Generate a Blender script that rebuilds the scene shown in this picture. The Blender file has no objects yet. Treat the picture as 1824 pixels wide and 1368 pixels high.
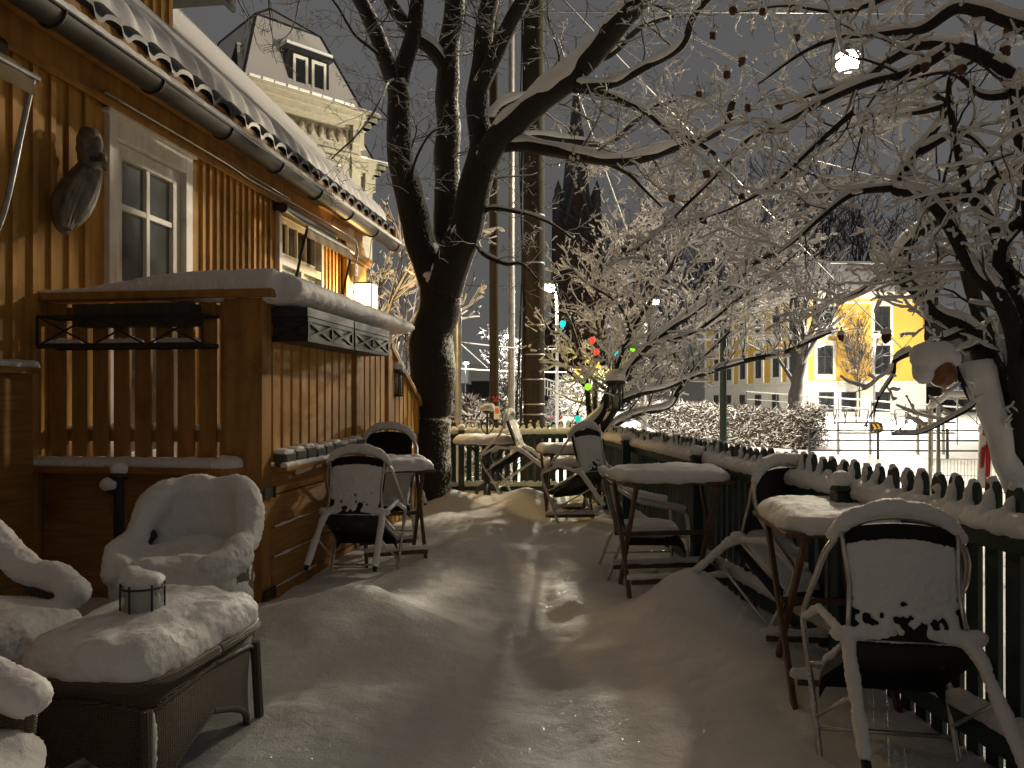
import bpy, bmesh, math, random
from mathutils import Vector, Matrix, noise
R = math.radians
PI = math.pi
SC = bpy.context.scene
COL = SC.collection
V = Vector
H = 1.3                      # lens height above the trodden snow
FPX = 1370.0                 # focal length in photo pixels

def P(px, py, Y):
    """a place in the garden: photo column/row at a real distance Y ahead"""
    return V(((px - 912) / FPX * Y, Y, H - (py - 710) / FPX * Y))

# ------------------------------------------------------------------ materials
def nodes(name):
    m = bpy.data.materials.new(name); m.use_nodes = True
    nt = m.node_tree
    b = nt.nodes['Principled BSDF']
    return m, nt, b
def nn(nt, t, **kw):
    n = nt.nodes.new(t)
    for k, v in kw.items():
        if k in n.inputs.keys(): n.inputs[k].default_value = v
        else: setattr(n, k, v)
    return n
def mixc(nt, fac, a, b):
    n = nt.nodes.new('ShaderNodeMix'); n.data_type = 'RGBA'
    for sock, val in ((n.inputs[0], fac), (n.inputs[6], a), (n.inputs[7], b)):
        if hasattr(val, 'default_value') or isinstance(val, bpy.types.NodeSocket): nt.links.new(val, sock)
        else:
            sock.default_value = val if not isinstance(val, (tuple, list)) else (*val[:3], 1)
    return n.outputs[2]
def ramp(nt, src, lo, hi):
    n = nt.nodes.new('ShaderNodeMapRange'); n.clamp = True
    nt.links.new(src, n.inputs[0]); n.inputs[1].default_value = lo; n.inputs[2].default_value = hi
    return n.outputs[0]
def mth(nt, op, a, b):
    n = nt.nodes.new('ShaderNodeMath'); n.operation = op
    for s, v in ((n.inputs[0], a), (n.inputs[1], b)):
        if isinstance(v, bpy.types.NodeSocket): nt.links.new(v, s)
        else: s.default_value = v
    return n.outputs[0]
def coords(nt, scale=(1, 1, 1), gen='Object'):
    tc = nt.nodes.new('ShaderNodeTexCoord'); mp = nt.nodes.new('ShaderNodeMapping')
    nt.links.new(tc.outputs[gen], mp.inputs[0]); mp.inputs[3].default_value = scale
    return mp.outputs[0]
def noise_t(nt, vec, scale, detail=4, rough=.55):
    n = nt.nodes.new('ShaderNodeTexNoise'); n.inputs['Scale'].default_value = scale
    n.inputs['Detail'].default_value = detail; n.inputs['Roughness'].default_value = rough
    nt.links.new(vec, n.inputs['Vector']); return n.outputs['Fac']
def bump(nt, b, h, strength=.4, dist=.01):
    n = nt.nodes.new('ShaderNodeBump'); n.inputs['Strength'].default_value = strength
    n.inputs['Distance'].default_value = dist
    nt.links.new(h, n.inputs['Height']); nt.links.new(n.outputs[0], b.inputs['Normal'])

def mat_plain(name, c, rough=.6, metal=0., vary=.25, scale=8, stretch=(1, 1, 1), bmp=.2, bdist=.004, spec=.5, dirt=None):
    m, nt, b = nodes(name)
    v = coords(nt, stretch)
    n = noise_t(nt, v, scale)
    dk = tuple(x * (1 - vary) for x in c); lt = tuple(min(1, x * (1 + vary)) for x in c)
    col = mixc(nt, ramp(nt, n, .3, .7), dk, lt)
    if dirt:
        n2 = noise_t(nt, coords(nt), 2.3, 6, .65)
        col = mixc(nt, ramp(nt, n2, .52, .7), col, dirt)
    nt.links.new(col, b.inputs['Base Color'])
    b.inputs['Roughness'].default_value = rough; b.inputs['Metallic'].default_value = metal
    b.inputs['Specular IOR Level'].default_value = spec
    if bmp: bump(nt, b, n, bmp, bdist)
    return m

def mat_snow(name, c=(.83, .81, .81), fine=180., big=22., strength=.55):
    m, nt, b = nodes(name)
    v = coords(nt)
    n1 = noise_t(nt, v, fine, 3, .7); n2 = noise_t(nt, v, big, 5, .6)
    nt.links.new(mixc(nt, n2, tuple(x * .93 for x in c), c), b.inputs['Base Color'])
    b.inputs['Roughness'].default_value = .55
    b.inputs['Specular IOR Level'].default_value = .12
    b.inputs['Subsurface Weight'].default_value = 0.
    bump(nt, b, mth(nt, 'ADD', mth(nt, 'MULTIPLY', n1, .35), n2), strength, .012)
    return m

def mat_snowy(name, c, lo=.1, hi=.5, snow=(.82, .80, .79), nscale=9., namp=.8, side=(0, 0, 1), rough=.8, bscale=30., bstr=.5, stretch=(1, 1, 1)):
    """rough dark matter with snow lying on whatever faces up (or the weather side)"""
    m, nt, b = nodes(name)
    g = nt.nodes.new('ShaderNodeNewGeometry')
    d = nt.nodes.new('ShaderNodeVectorMath'); d.operation = 'DOT_PRODUCT'
    nt.links.new(g.outputs['Normal'], d.inputs[0]); d.inputs[1].default_value = V(side).normalized()
    v = coords(nt)
    n = noise_t(nt, v, nscale, 6, .7)
    f = mth(nt, 'ADD', d.outputs['Value'], mth(nt, 'MULTIPLY', mth(nt, 'SUBTRACT', n, .5), namp * 2))
    fac = ramp(nt, f, lo, hi)
    n2 = noise_t(nt, coords(nt, stretch), bscale, 5, .65)
    bark = mixc(nt, n2, tuple(x * .45 for x in c), tuple(x * 1.4 for x in c))
    nt.links.new(mixc(nt, fac, bark, snow), b.inputs['Base Color'])
    b.inputs['Roughness'].default_value = rough; b.inputs['Specular IOR Level'].default_value = .25
    bump(nt, b, mth(nt, 'ADD', n2, fac), bstr, .012)
    return m

def mat_emit(name, c, s, base=None):
    m, nt, b = nodes(name)
    b.inputs['Base Color'].default_value = (*(base or c), 1)
    b.inputs['Emission Color'].default_value = (*c, 1); b.inputs['Emission Strength'].default_value = s
    return m

def mat_weave(name, c, sx=90., sz=60., rough=.6, depth=.9, vary=.4):
    m, nt, b = nodes(name)
    v = coords(nt)
    w1 = nt.nodes.new('ShaderNodeTexWave'); w1.bands_direction = 'Z'; w1.inputs['Scale'].default_value = sz
    w1.inputs['Distortion'].default_value = 1.6; w1.inputs['Detail'].default_value = 2
    w2 = nt.nodes.new('ShaderNodeTexWave'); w2.bands_direction = 'DIAGONAL'; w2.inputs['Scale'].default_value = sx * .6
    w2.inputs['Distortion'].default_value = .6
    nt.links.new(v, w1.inputs['Vector']); nt.links.new(coords(nt, (1, 1, .02)), w2.inputs['Vector'])
    h = mth(nt, 'MULTIPLY', w1.outputs['Fac'], mth(nt, 'ADD', mth(nt, 'MULTIPLY', w2.outputs['Fac'], .6), .4))
    nt.links.new(mixc(nt, h, tuple(x * (1 - vary) * .6 for x in c), tuple(x * (1 + vary) for x in c)), b.inputs['Base Color'])
    b.inputs['Roughness'].default_value = rough
    bump(nt, b, h, depth, .006)
    return m

def mat_glass(name, c=(.02, .022, .025), rough=.06):
    m, nt, b = nodes(name)
    v = coords(nt); n = noise_t(nt, v, 1.7, 3)
    nt.links.new(mixc(nt, n, tuple(x * .5 for x in c), tuple(x * 1.6 for x in c)), b.inputs['Base Color'])
    b.inputs['Roughness'].default_value = rough; b.inputs['Specular IOR Level'].default_value = .8
    b.inputs['Coat Weight'].default_value = .6; b.inputs['Coat Roughness'].default_value = .03
    bump(nt, b, n, .06, .02)
    return m

def mat_brick(name, c, mortar, scale=3.):
    m, nt, b = nodes(name)
    t = nt.nodes.new('ShaderNodeTexBrick'); t.inputs['Scale'].default_value = scale
    t.inputs['Color1'].default_value = (*c, 1); t.inputs['Color2'].default_value = (*[x * .7 for x in c], 1)
    t.inputs['Mortar'].default_value = (*mortar, 1)
    nt.links.new(coords(nt), t.inputs['Vector']); nt.links.new(t.outputs[0], b.inputs['Base Color'])
    b.inputs['Roughness'].default_value = .85
    return m

M = {}
M['snow'] = mat_snow('snow')
M['snow_ground'] = mat_snow('ground_snow', (.84, .82, .81), 150., 14., 1.)
def glitter(m):
    nt = m.node_tree; b = nt.nodes['Principled BSDF']; out = nt.nodes['Material Output']
    vo = nt.nodes.new('ShaderNodeTexVoronoi'); vo.inputs['Scale'].default_value = 190.; nt.links.new(coords(nt), vo.inputs['Vector'])
    g = nt.nodes.new('ShaderNodeNewGeometry')
    a = nt.nodes.new('ShaderNodeVectorMath'); a.operation = 'MULTIPLY_ADD'; nt.links.new(vo.outputs['Color'], a.inputs[0]); a.inputs[1].default_value = (2.2, 2.2, 2.2); a.inputs[2].default_value = (-1.1, -1.1, -1.1)
    s = nt.nodes.new('ShaderNodeVectorMath'); s.operation = 'ADD'; nt.links.new(a.outputs[0], s.inputs[0]); nt.links.new(g.outputs['Normal'], s.inputs[1])
    nz = nt.nodes.new('ShaderNodeVectorMath'); nz.operation = 'NORMALIZE'; nt.links.new(s.outputs[0], nz.inputs[0])
    gl = nt.nodes.new('ShaderNodeBsdfGlossy'); gl.inputs['Roughness'].default_value = .12; gl.inputs['Color'].default_value = (.9, .88, .85, 1); nt.links.new(nz.outputs[0], gl.inputs['Normal'])
    mx = nt.nodes.new('ShaderNodeMixShader'); mx.inputs[0].default_value = .009
    nt.links.new(b.outputs[0], mx.inputs[1]); nt.links.new(gl.outputs[0], mx.inputs[2]); nt.links.new(mx.outputs[0], out.inputs[0])
glitter(M['snow_ground'])
M['snow_road'] = mat_snow('packed_snow', (.74, .73, .73), 90., 3., .5)
M['ochre'] = mat_plain('ochre_paint', (.46, .245, .055), .65, 0, .22, 3., (6, 6, .6), .25, .004, .22, dirt=(.30, .15, .035))
M['ochre_dark'] = mat_plain('brown_ochre_paint', (.36, .185, .05), .65, 0, .25, 3., (5, 5, .7), .3, .004, .22, dirt=(.2, .095, .03))
M['plank'] = mat_plain('ochre_plank', (.36, .185, .05), .65, 0, .25, 3., (1.2, 1.2, 14), .3, .004, .22, dirt=(.22, .10, .03))
M['white'] = mat_plain('white_paint', (.74, .71, .64), .45, 0, .1, 5., (4, 4, .6), .2, .003, dirt=(.5, .46, .38))
M['cream'] = mat_plain('cream_plaster', (.27, .25, .20), .8, 0, .12, 1.2, dirt=(.21, .19, .15))
M['cream_trim'] = mat_plain('cream_stucco_trim', (.29, .26, .19), .8, 0, .15, 6.)
M['relief'] = mat_plain('frieze_relief', (.17, .145, .10), .8, 0, .6, 5., bmp=1., bdist=.05)
M['dark'] = mat_plain('dark_iron', (.016, .016, .017), .6, 0, .3, 30)
M['dark_wood'] = mat_plain('dark_stained_wood', (.035, .03, .026), .55, 0, .4, 6., (3, 3, .6))
M['tile'] = mat_plain('black_roof_tile', (.02, .02, .023), .4, 0, .3, 12)
M['zinc'] = mat_plain('brown_zinc', (.034, .026, .02), .6, .05, .35, 7, (1, 1, 1), .3, .003)
M['green'] = mat_plain('dark_green_paint', (.012, .032, .022), .45, 0, .35, 4., (6, 6, .7), .3, .004)
M['alu'] = mat_plain('brushed_aluminium', (.62, .60, .56), .28, 1., .12, 40)
M['rattan'] = mat_weave('black_rattan', (.016, .016, .018), 160, 75, .5)
M['wicker'] = mat_weave('brown_wicker', (.18, .125, .085), 95, 48, .55)
M['wood'] = mat_plain('oiled_teak', (.11, .058, .03), .55, 0, .35, 5., (5, 5, .5))
M['glass'] = mat_glass('window_glass', (.13, .135, .125), .08)  # pale base colour stands in for reflections and curtains in the panes
M['glass_far'] = mat_glass('far_window_glass', (.02, .023, .026), .15)
M['bark'] = mat_snowy('tree_bark', (.030, .024, .019), .42, .62, nscale=34., namp=1.0, side=(.45, .1, .6), bscale=14., bstr=1., stretch=(3, 3, .5))
M['twig'] = mat_plain('twig_bark', (.030, .023, .018), .8, 0, .3, 30)
M['twig_brown'] = mat_plain('brown_twig_bark', (.045, .031, .022), .8, 0, .3, 30)
M['fruit'] = mat_plain('dried_fruit', (.10, .04, .025), .8, 0, .5, 60, bmp=.8)
M['far_bark'] = mat_snowy('far_tree_bark', (.035, .03, .028), .45, .9, snow=(.6, .58, .57), nscale=3.)
M['hedge'] = mat_snowy('hedge_twigs', (.060, .040, .026), .05, .75, nscale=6., namp=.55, snow=(.8, .78, .78))
M['conifer'] = mat_snowy('conifer_needles', (.03, .04, .025), .1, .6, nscale=5., namp=.6)
M['shrub'] = mat_snowy('frosted_shrub_twigs', (.06, .045, .035), -.5, .3, nscale=6., namp=.4)
M['steel'] = mat_plain('galvanised_steel', (.34, .34, .33), .45, .7, .2, 12)
M['rust'] = mat_plain('wooden_mast', (.033, .027, .018), .85, 0, .3, 4., (5, 5, .35), .5, .01, .2, dirt=(.02, .015, .011))
M['concrete'] = mat_plain('concrete', (.28, .27, .24), .85, 0, .2, 9., bmp=.5, bdist=.01)
M['stone'] = mat_snowy('grey_stone', (.10, .095, .085), .55, .9, nscale=25., namp=.7)
M['yellow'] = mat_plain('yellow_plaster', (.66, .40, .075), .85, 0, .08, .6, dirt=(.61, .36, .07))
M['base_white'] = mat_plain('white_plaster', (.66, .63, .56), .85, 0, .08, .6, dirt=(.56, .53, .47))
M['brick'] = mat_brick('red_church_brick', (.055, .026, .02), (.05, .04, .035), 2.)
M['slate'] = mat_plain('spire_slate', (.055, .058, .064), .7, 0, .3, 1.5, (1, 1, 3))
M['dark_wall'] = mat_plain('dark_facade', (.05, .045, .04), .8, 0, .2, 1.)
M['carved'] = mat_plain('weathered_carved_wood', (.15, .125, .095), .6, 0, .5, 14., (1, 1, .6), .6, .01)
M['fabric'] = mat_plain('striped_awning_cloth', (.20, .14, .06), .8, 0, .3, 8.)
M['red'] = mat_plain('red_paint', (.40, .02, .02), .4, 0, .15, 10)
M['red_car'] = mat_plain('red_car_paint', (.22, .012, .02), .3, 0, .1, 5)
M['white_sheet'] = mat_plain('white_sheeting', (.7, .66, .62), .5, 0, .2, 9)
M['blue'] = mat_plain('blue_sign', (.02, .09, .30), .4, 0, .1, 6)
M['paper'] = mat_plain('paper', (.75, .70, .62), .8, 0, .1, 20)
M['orange'] = mat_plain('orange_print', (.7, .2, .04), .8, 0, .2, 30)
M['yellow_mark'] = mat_plain('yellow_marking', (.8, .45, .03), .6, 0, .15, 20)
M['black_mark'] = mat_plain('black_marking', (.015, .015, .015), .6, 0, .2, 20)
M['rubber'] = mat_plain('black_rubber', (.015, .015, .015), .8, 0, .2, 30)
M['interior'] = mat_plain('dim_room', (.16, .14, .115), .9, 0, .6, 1.4)
M['curtain'] = mat_plain('net_curtain', (.36, .34, .29), .9, 0, .35, 3., (9, 9, .3))
M['lamp'] = mat_emit('lit_street_lamp', (1., .93, .74), 60.)
M['lamp_far'] = mat_emit('lit_far_lamp', (.95, 1., .95), 25.)
M['bulb_warm'] = mat_emit('lit_warm_bulb', (1., .62, .22), 60.)
M['amber'] = mat_plain('amber_glass', (.20, .075, .02), .08, 0, .5, 9)
M['clear_bulb'] = mat_plain('clear_bulb_glass', (.55, .5, .42), .1, 0, .1, 9)
M['tail'] = mat_emit('lit_tail_light', (1., .04, .06), 3.)
for nm, c in (('cyan', (.0, .75, .8)), ('red_b', (1., .06, .04)), ('green_b', (.35, .9, .03)), ('yellow_b', (1., .6, .08)), ('teal', (.0, .6, .45))):
    M['bulb_' + nm] = mat_emit('lit_bulb_' + nm, c, 1.1)

def mat_lantern():
    m, nt, b = nodes('frosted_lit_pane')
    out = nt.nodes['Material Output']; nt.nodes.remove(b)
    e = nt.nodes.new('ShaderNodeEmission'); e.inputs[0].default_value = (1., .68, .28, 1); e.inputs[1].default_value = 9.
    t = nt.nodes.new('ShaderNodeBsdfTransparent'); t.inputs[0].default_value = (1, .95, .85, 1)
    mx = nt.nodes.new('ShaderNodeMixShader'); mx.inputs[0].default_value = .35
    nt.links.new(t.outputs[0], mx.inputs[1]); nt.links.new(e.outputs[0], mx.inputs[2]); nt.links.new(mx.outputs[0], out.inputs[0])
    return m
M['lantern_pane'] = mat_lantern()
def mat_clear():
    m, nt, b = nodes('clear_thin_glass')
    out = nt.nodes['Material Output']
    t = nt.nodes.new('ShaderNodeBsdfTransparent'); t.inputs[0].default_value = (.8, .82, .8, 1)
    mx = nt.nodes.new('ShaderNodeMixShader'); mx.inputs[0].default_value = .35
    b.inputs['Roughness'].default_value = .15; b.inputs['Base Color'].default_value = (.25, .26, .25, 1)
    nt.links.new(t.outputs[0], mx.inputs[1]); nt.links.new(b.outputs[0], mx.inputs[2]); nt.links.new(mx.outputs[0], out.inputs[0])
    return m
M['clear'] = mat_clear()

# ------------------------------------------------------------------ mesh builder
def frames(pts):
    n = len(pts); T = []
    for i in range(n):
        a = pts[max(0, i - 1)]; b = pts[min(n - 1, i + 1)]
        t = b - a
        T.append(t.normalized() if t.length > 1e-9 else V((0, 0, 1)))
    u = V((0, 0, 1)) if abs(T[0].z) < .9 else V((1, 0, 0))
    out = []
    for t in T:
        u = u - t * u.dot(t)
        if u.length < 1e-6: u = t.orthogonal()
        u.normalize(); out.append((u.copy(), t.cross(u)))
    return out

def cr(pts, m=6):
    """Catmull-Rom through the points"""
    pts = [V(p) for p in pts]
    q = [pts[0] * 2 - pts[1]] + pts + [pts[-1] * 2 - pts[-2]]
    out = []
    for i in range(1, len(q) - 2):
        a, b, c, d = q[i - 1:i + 3]
        for k in range(m):
            t = k / m
            out.append(.5 * ((2 * b) + (c - a) * t + (2 * a - 5 * b + 4 * c - d) * t * t + (3 * b - a - 3 * c + d) * t ** 3))
    out.append(pts[-1]); return out

class MB:
    def __init__(s, M=None): s.v = []; s.f = []; s.M = M
    def add(s, vs, fs):
        o = len(s.v)
        if s.M is not None: vs = [s.M @ V(p) for p in vs]
        s.v.extend(vs); s.f.extend([tuple(i + o for i in f) for f in fs]); return s
    def box(s, c, d, rot=None):
        x, y, z = d[0] / 2, d[1] / 2, d[2] / 2; c = V(c)
        vs = [V((a, b, e)) for a in (-x, x) for b in (-y, y) for e in (-z, z)]
        if rot is not None: vs = [rot @ p for p in vs]
        return s.add([c + p for p in vs], [(0, 1, 3, 2), (4, 6, 7, 5), (0, 4, 5, 1), (2, 3, 7, 6), (0, 2, 6, 4), (1, 5, 7, 3)])
    def bx(s, x0, x1, y0, y1, z0, z1):
        return s.box(((x0 + x1) / 2, (y0 + y1) / 2, (z0 + z1) / 2), (abs(x1 - x0), abs(y1 - y0), abs(z1 - z0)))
    def bar(s, a, b, w, h):
        """a square-section bar from a to b"""
        a, b = V(a), V(b); t = (b - a).normalized()
        u = V((0, 0, 1)) if abs(t.z) < .95 else V((0, 1, 0))
        sd = t.cross(u).normalized(); up = sd.cross(t)
        vs = []
        for p in (a, b):
            for i, j in ((-1, -1), (1, -1), (1, 1), (-1, 1)): vs.append(p + sd * (i * w / 2) + up * (j * h / 2))
        return s.add(vs, [(3, 2, 1, 0), (4, 5, 6, 7), (0, 1, 5, 4), (1, 2, 6, 5), (2, 3, 7, 6), (3, 0, 4, 7)])
    def tube(s, pts, rad, n=8, caps=True, flat=1., closed=False):
        pts = [V(p) for p in pts]
        if not isinstance(rad, (list, tuple)): rad = [rad] * len(pts)
        fr = frames(pts); vs = []
        cs = [(math.cos(2 * PI * k / n), math.sin(2 * PI * k / n)) for k in range(n)]
        for p, r, (u, w) in zip(pts, rad, fr):
            for c, sn in cs: vs.append(p + u * (r * c * flat) + w * (r * sn))
        fs = []; m = len(pts)
        for i in range(m - 1):
            for k in range(n):
                k2 = (k + 1) % n
                fs.append((i * n + k, i * n + k2, (i + 1) * n + k2, (i + 1) * n + k))
        if caps:
            fs.append(tuple(range(n - 1, -1, -1))); fs.append(tuple((m - 1) * n + k for k in range(n)))
        return s.add(vs, fs)
    def lathe(s, prof, c=(0, 0, 0), n=16, sy=1.):
        c = V(c); vs = []; m = len(prof)
        for r, z in prof:
            for k in range(n): vs.append(c + V((r * math.cos(2 * PI * k / n), r * sy * math.sin(2 * PI * k / n), z)))
        fs = [(i * n + k, i * n + (k + 1) % n, (i + 1) * n + (k + 1) % n, (i + 1) * n + k) for i in range(m - 1) for k in range(n)]
        fs.append(tuple(range(n - 1, -1, -1))); fs.append(tuple((m - 1) * n + k for k in range(n)))
        return s.add(vs, fs)
    def ball(s, c, r, n=10, m=7):
        r = r if isinstance(r, (tuple, list)) else (r, r, r); c = V(c); vs = [c + V((0, 0, -r[2]))]; fs = []
        for i in range(1, m):
            a = -PI / 2 + PI * i / m
            for k in range(n):
                b = 2 * PI * k / n
                vs.append(c + V((r[0] * math.cos(a) * math.cos(b), r[1] * math.cos(a) * math.sin(b), r[2] * math.sin(a))))
        vs.append(c + V((0, 0, r[2]))); L = len(vs) - 1
        for k in range(n):
            fs.append((0, 1 + (k + 1) % n, 1 + k)); fs.append((L, L - n + k, L - n + (k + 1) % n))
        for i in range(m - 2):
            for k in range(n):
                a = 1 + i * n; b = a + n
                fs.append((a + k, a + (k + 1) % n, b + (k + 1) % n, b + k))
        return s.add(vs, fs)
    def prism(s, poly, off):
        """extrude a planar polygon by a vector"""
        n = len(poly); poly = [V(p) for p in poly]; off = V(off)
        vs = poly + [p + off for p in poly]
        return s.add(vs, [tuple(range(n - 1, -1, -1)), tuple(range(n, 2 * n))] + [(i, (i + 1) % n, n + (i + 1) % n, n + i) for i in range(n)])
    def grid(s, fn, nu, nv, wrap=False):
        vs = [fn(i / (nu - (0 if wrap else 1)), j / (nv - 1)) for i in range(nu) for j in range(nv)]
        fs = []
        for i in range(nu if wrap else nu - 1):
            for j in range(nv - 1):
                a = i * nv + j; b = ((i + 1) % nu) * nv + j
                fs.append((a, b, b + 1, a + 1))
        return s.add(vs, fs)
    def pad(s, c, ax, ay, h, rot=0., e=5., nr=9, na=40, droop=.0, rough=.008, seed=0.):
        """pillow of snow on a rounded-rectangle top"""
        c = V(c); vs = []; fs = []
        cr_, sr = math.cos(rot), math.sin(rot)
        def pt(r, a, z):
            ca, sa = math.cos(a), math.sin(a)
            k = (abs(ca) ** e + abs(sa) ** e) ** (-1 / e)
            x, y = ax * k * ca * r, ay * k * sa * r
            q = V((c.x + x * cr_ - y * sr, c.y + x * sr + y * cr_, c.z + z))
            return q + noise.noise_vector(q * 18 + V((seed, 0, 0))) * rough
        prof = [(0.0, h), (.3, h), (.55, h * .98), (.75, h * .94), (.88, h * .85), (.96, h * .66), (1.02, h * .40), (1.03, h * .12), (1.0, -droop), (.9, 0.002), (.0, 0.002)]
        for (r, z) in prof:
            for k in range(na):
                vs.append(pt(max(r, .001), 2 * PI * k / na, z + (noise.noise(V((r * math.cos(2 * PI * k / na) * 2, r * math.sin(2 * PI * k / na) * 2, seed))) * h * .18 if .2 < z / h else 0)))
        m = len(prof)
        for i in range(m - 1):
            for k in range(na):
                fs.append((i * na + k, (i + 1) * na + k, (i + 1) * na + (k + 1) % na, i * na + (k + 1) % na))
        return s.add(vs, fs)
    def build(s, name, mat, parent=None, smooth=False, world=True, bevel=0., auto=None):
        me = bpy.data.meshes.new(name)
        vs = s.v
        if parent is not None and world:
            mi = (Matrix.Translation(parent['_loc']) @ Matrix.Rotation(parent['_rz'], 4, 'Z')).inverted() if '_loc' in parent else None
            q = parent
            if mi is None and parent.parent is not None:
                q = parent.parent
                mi = (Matrix.Translation(q['_loc']) @ Matrix.Rotation(q['_rz'], 4, 'Z')).inverted() if '_loc' in q else None
            if mi is not None: vs = [mi @ V(p) for p in vs]
        me.from_pydata([tuple(p) for p in vs], [], s.f)
        me.materials.append(M[mat] if isinstance(mat, str) else mat)
        if smooth: me.polygons.foreach_set('use_smooth', [True] * len(me.polygons))
        me.update()
        o = bpy.data.objects.new(name, me); COL.objects.link(o)
        if parent is not None: o.parent = parent
        if bevel:
            b = o.modifiers.new('bevel', 'BEVEL'); b.width = bevel; b.segments = 2; b.limit_method = 'ANGLE'
        return o

CLOUD = bpy.data.textures.new('snow_lumps', 'CLOUDS'); CLOUD.noise_scale = .10; CLOUD.noise_depth = 3
CLOUD2 = bpy.data.textures.new('snow_crumbs', 'CLOUDS'); CLOUD2.noise_scale = .013; CLOUD2.noise_depth = 3
def fluffy(o, voxel=.013, amp=.02, crumb=.010):
    r = o.modifiers.new('merge', 'REMESH'); r.mode = 'VOXEL'; r.voxel_size = voxel; r.use_smooth_shade = True
    d = o.modifiers.new('lumps', 'DISPLACE'); d.texture = CLOUD; d.texture_coords = 'GLOBAL'; d.strength = amp; d.mid_level = .5
    if crumb:
        d = o.modifiers.new('crumbs', 'DISPLACE'); d.texture = CLOUD2; d.texture_coords = 'GLOBAL'; d.strength = crumb; d.mid_level = .5
    return o

def tag(o, label=None, cat=None, group=None, kind=None):
    if label: o['label'] = label
    if cat: o['category'] = cat
    if group: o['group'] = group
    if kind: o['kind'] = kind
    return o
def thing(name, label, cat, loc=(0, 0, 0), rz=0., group=None):
    o = bpy.data.objects.new(name, None); COL.objects.link(o)
    o.empty_display_size = .2
    o.location = loc; o.rotation_euler = (0, 0, rz)
    o['_loc'] = [float(x) for x in loc]; o['_rz'] = float(rz)
    return tag(o, label, cat, group)
def copy_tree(o, parent=None):
    c = o.copy(); COL.objects.link(c)
    if parent is not None: c.parent = parent
    for ch in list(o.children): copy_tree(ch, c)
    return c
def sm(a, b, x):
    t = min(1., max(0., (x - a) / (b - a))); return t * t * (3 - 2 * t)
def ga(x, y, cx, cy, sx, sy): return math.exp(-((x - cx) / sx) ** 2 - ((y - cy) / sy) ** 2)
# ------------------------------------------------------------------ the lie of the land
FY1 = 10.0
def FX(y): return 1.996 - .1066 * y            # the long fence line
def garden(x, y):
    z = .10 * sm(4., 7., y)
    z += .20 * ga(x, y, -.92, 4.42, .46, .34) + .07 * ga(x, y, -.55, 4.1, .28, .3) + .05 * ga(x, y, -1.0, 3.95, .25, .2)
    z += .30 * ga(x, y, 1.02, 4.42, .30, .34) + .12 * ga(x, y, 1.25, 3.9, .25, .4)
    z += .20 * ga(x, y, .12, 8.5, .35, .5) + .16 * ga(x, y, -.75, 8.6, .5, .5)
    z += .10 * ga(x, y, -.25, 6.2, .3, .35)
    z -= .06 * ga(x, y, .1, 5.0, .4, 1.8)
    z += .04 * noise.noise(V((x * 1.3, y * 1.3, 3.1))) + .026 * noise.noise(V((x * 2.6, y * 2.2, 5.5))) + .02 * noise.noise(V((x * 4.1, y * 4.1, 7.7)))
    z += .010 * noise.noise(V((x * 11, y * 11, 1.7))) + .005 * noise.noise(V((x * 31, y * 31, 4.7)))
    return z
def terr(x, y):
    right = sm(3., 9., x)
    z = -.5
    z += sm(28, 54, y) * .75 * right - sm(18, 75, y) * .62 * (1 - right)
    z += 2.0 * ga(x, y, 4.3, 40, 1.9, 7)
    z += 12 * sm(80, 190, y) * sm(10, 40, x) + 6 * sm(120, 300, y)
    z += .05 * noise.noise(V((x * .6, y * .6, 9.1))) + .02 * noise.noise(V((x * 2.3, y * 2.3, 2.1)))
    return z
def gz(x, y):
    d = max(x - FX(min(y, 10.)), y - FY1 - .1)
    if x < -2.5: d = min(d, 3 + 0 * x) if y > FY1 else min(d, 0)
    w = sm(.02, .9, d)
    a = garden(x, y) if w < 1 else 0
    b = terr(x, y) if w > 0 else 0
    return a * (1 - w) + b * w

def axis(segs):
    out = [segs[0][0]]
    for a, b, st in segs:
        n = max(1, int(round((b - a) / st)))
        out += [a + (b - a) * (k + 1) / n for k in range(n)]
    return out
xs = axis([(-300, -60, 40), (-60, -12, 6), (-12, -4.5, .5), (-4.5, -2.2, .12), (-2.2, 2.6, .035), (2.6, 5, .12), (5, 30, .7), (30, 80, 5), (80, 300, 40)])
ys = axis([(-60, -6, 9), (-6, .6, .5), (.6, 1.6, .1), (1.6, 6.5, .035), (6.5, 11.2, .06), (11.2, 16, .3), (16, 60, 1.1), (60, 120, 6), (120, 600, 40)])
mb = MB()
ny = len(ys)
mb.v = [V((x, y, gz(x, y))) for x in xs for y in ys]
mb.f = [(i * ny + j, (i + 1) * ny + j, (i + 1) * ny + j + 1, i * ny + j + 1) for i in range(len(xs) - 1) for j in range(ny - 1)]
tag(mb.build('ground', 'snow_ground', smooth=True), kind='structure')
# the cleared roadway beyond the fence, packed snow with wheel tracks
mb = MB()
def roadpt(u, v):
    y = 12.6 + v * 9.4 ; x = -6 + u * 46
    tr = -.02 * sum(ga(0, y, 0, c, 1, .22) for c in (14.2, 15.9, 18.4, 20.1))
    return V((x, y, terr(x, y) * 0 - .5 + .055 + tr + .012 * noise.noise(V((x * 1.7, y * 3, 5)))))
mb.grid(roadpt, 90, 60)
tag(mb.build('road', 'snow_road', smooth=True), kind='structure')
mb = MB()
def lanept(u, v):
    y = 22.0 + v * 74; x = .35 + .018 * (y - 22) + (u - .5) * 5.2
    return V((x, y, terr(1., y) + .06 + .012 * noise.noise(V((x * 2, y, 5)))))
mb.grid(lanept, 14, 70)
tag(mb.build('side_road', 'snow_road', smooth=True), kind='structure')
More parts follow.
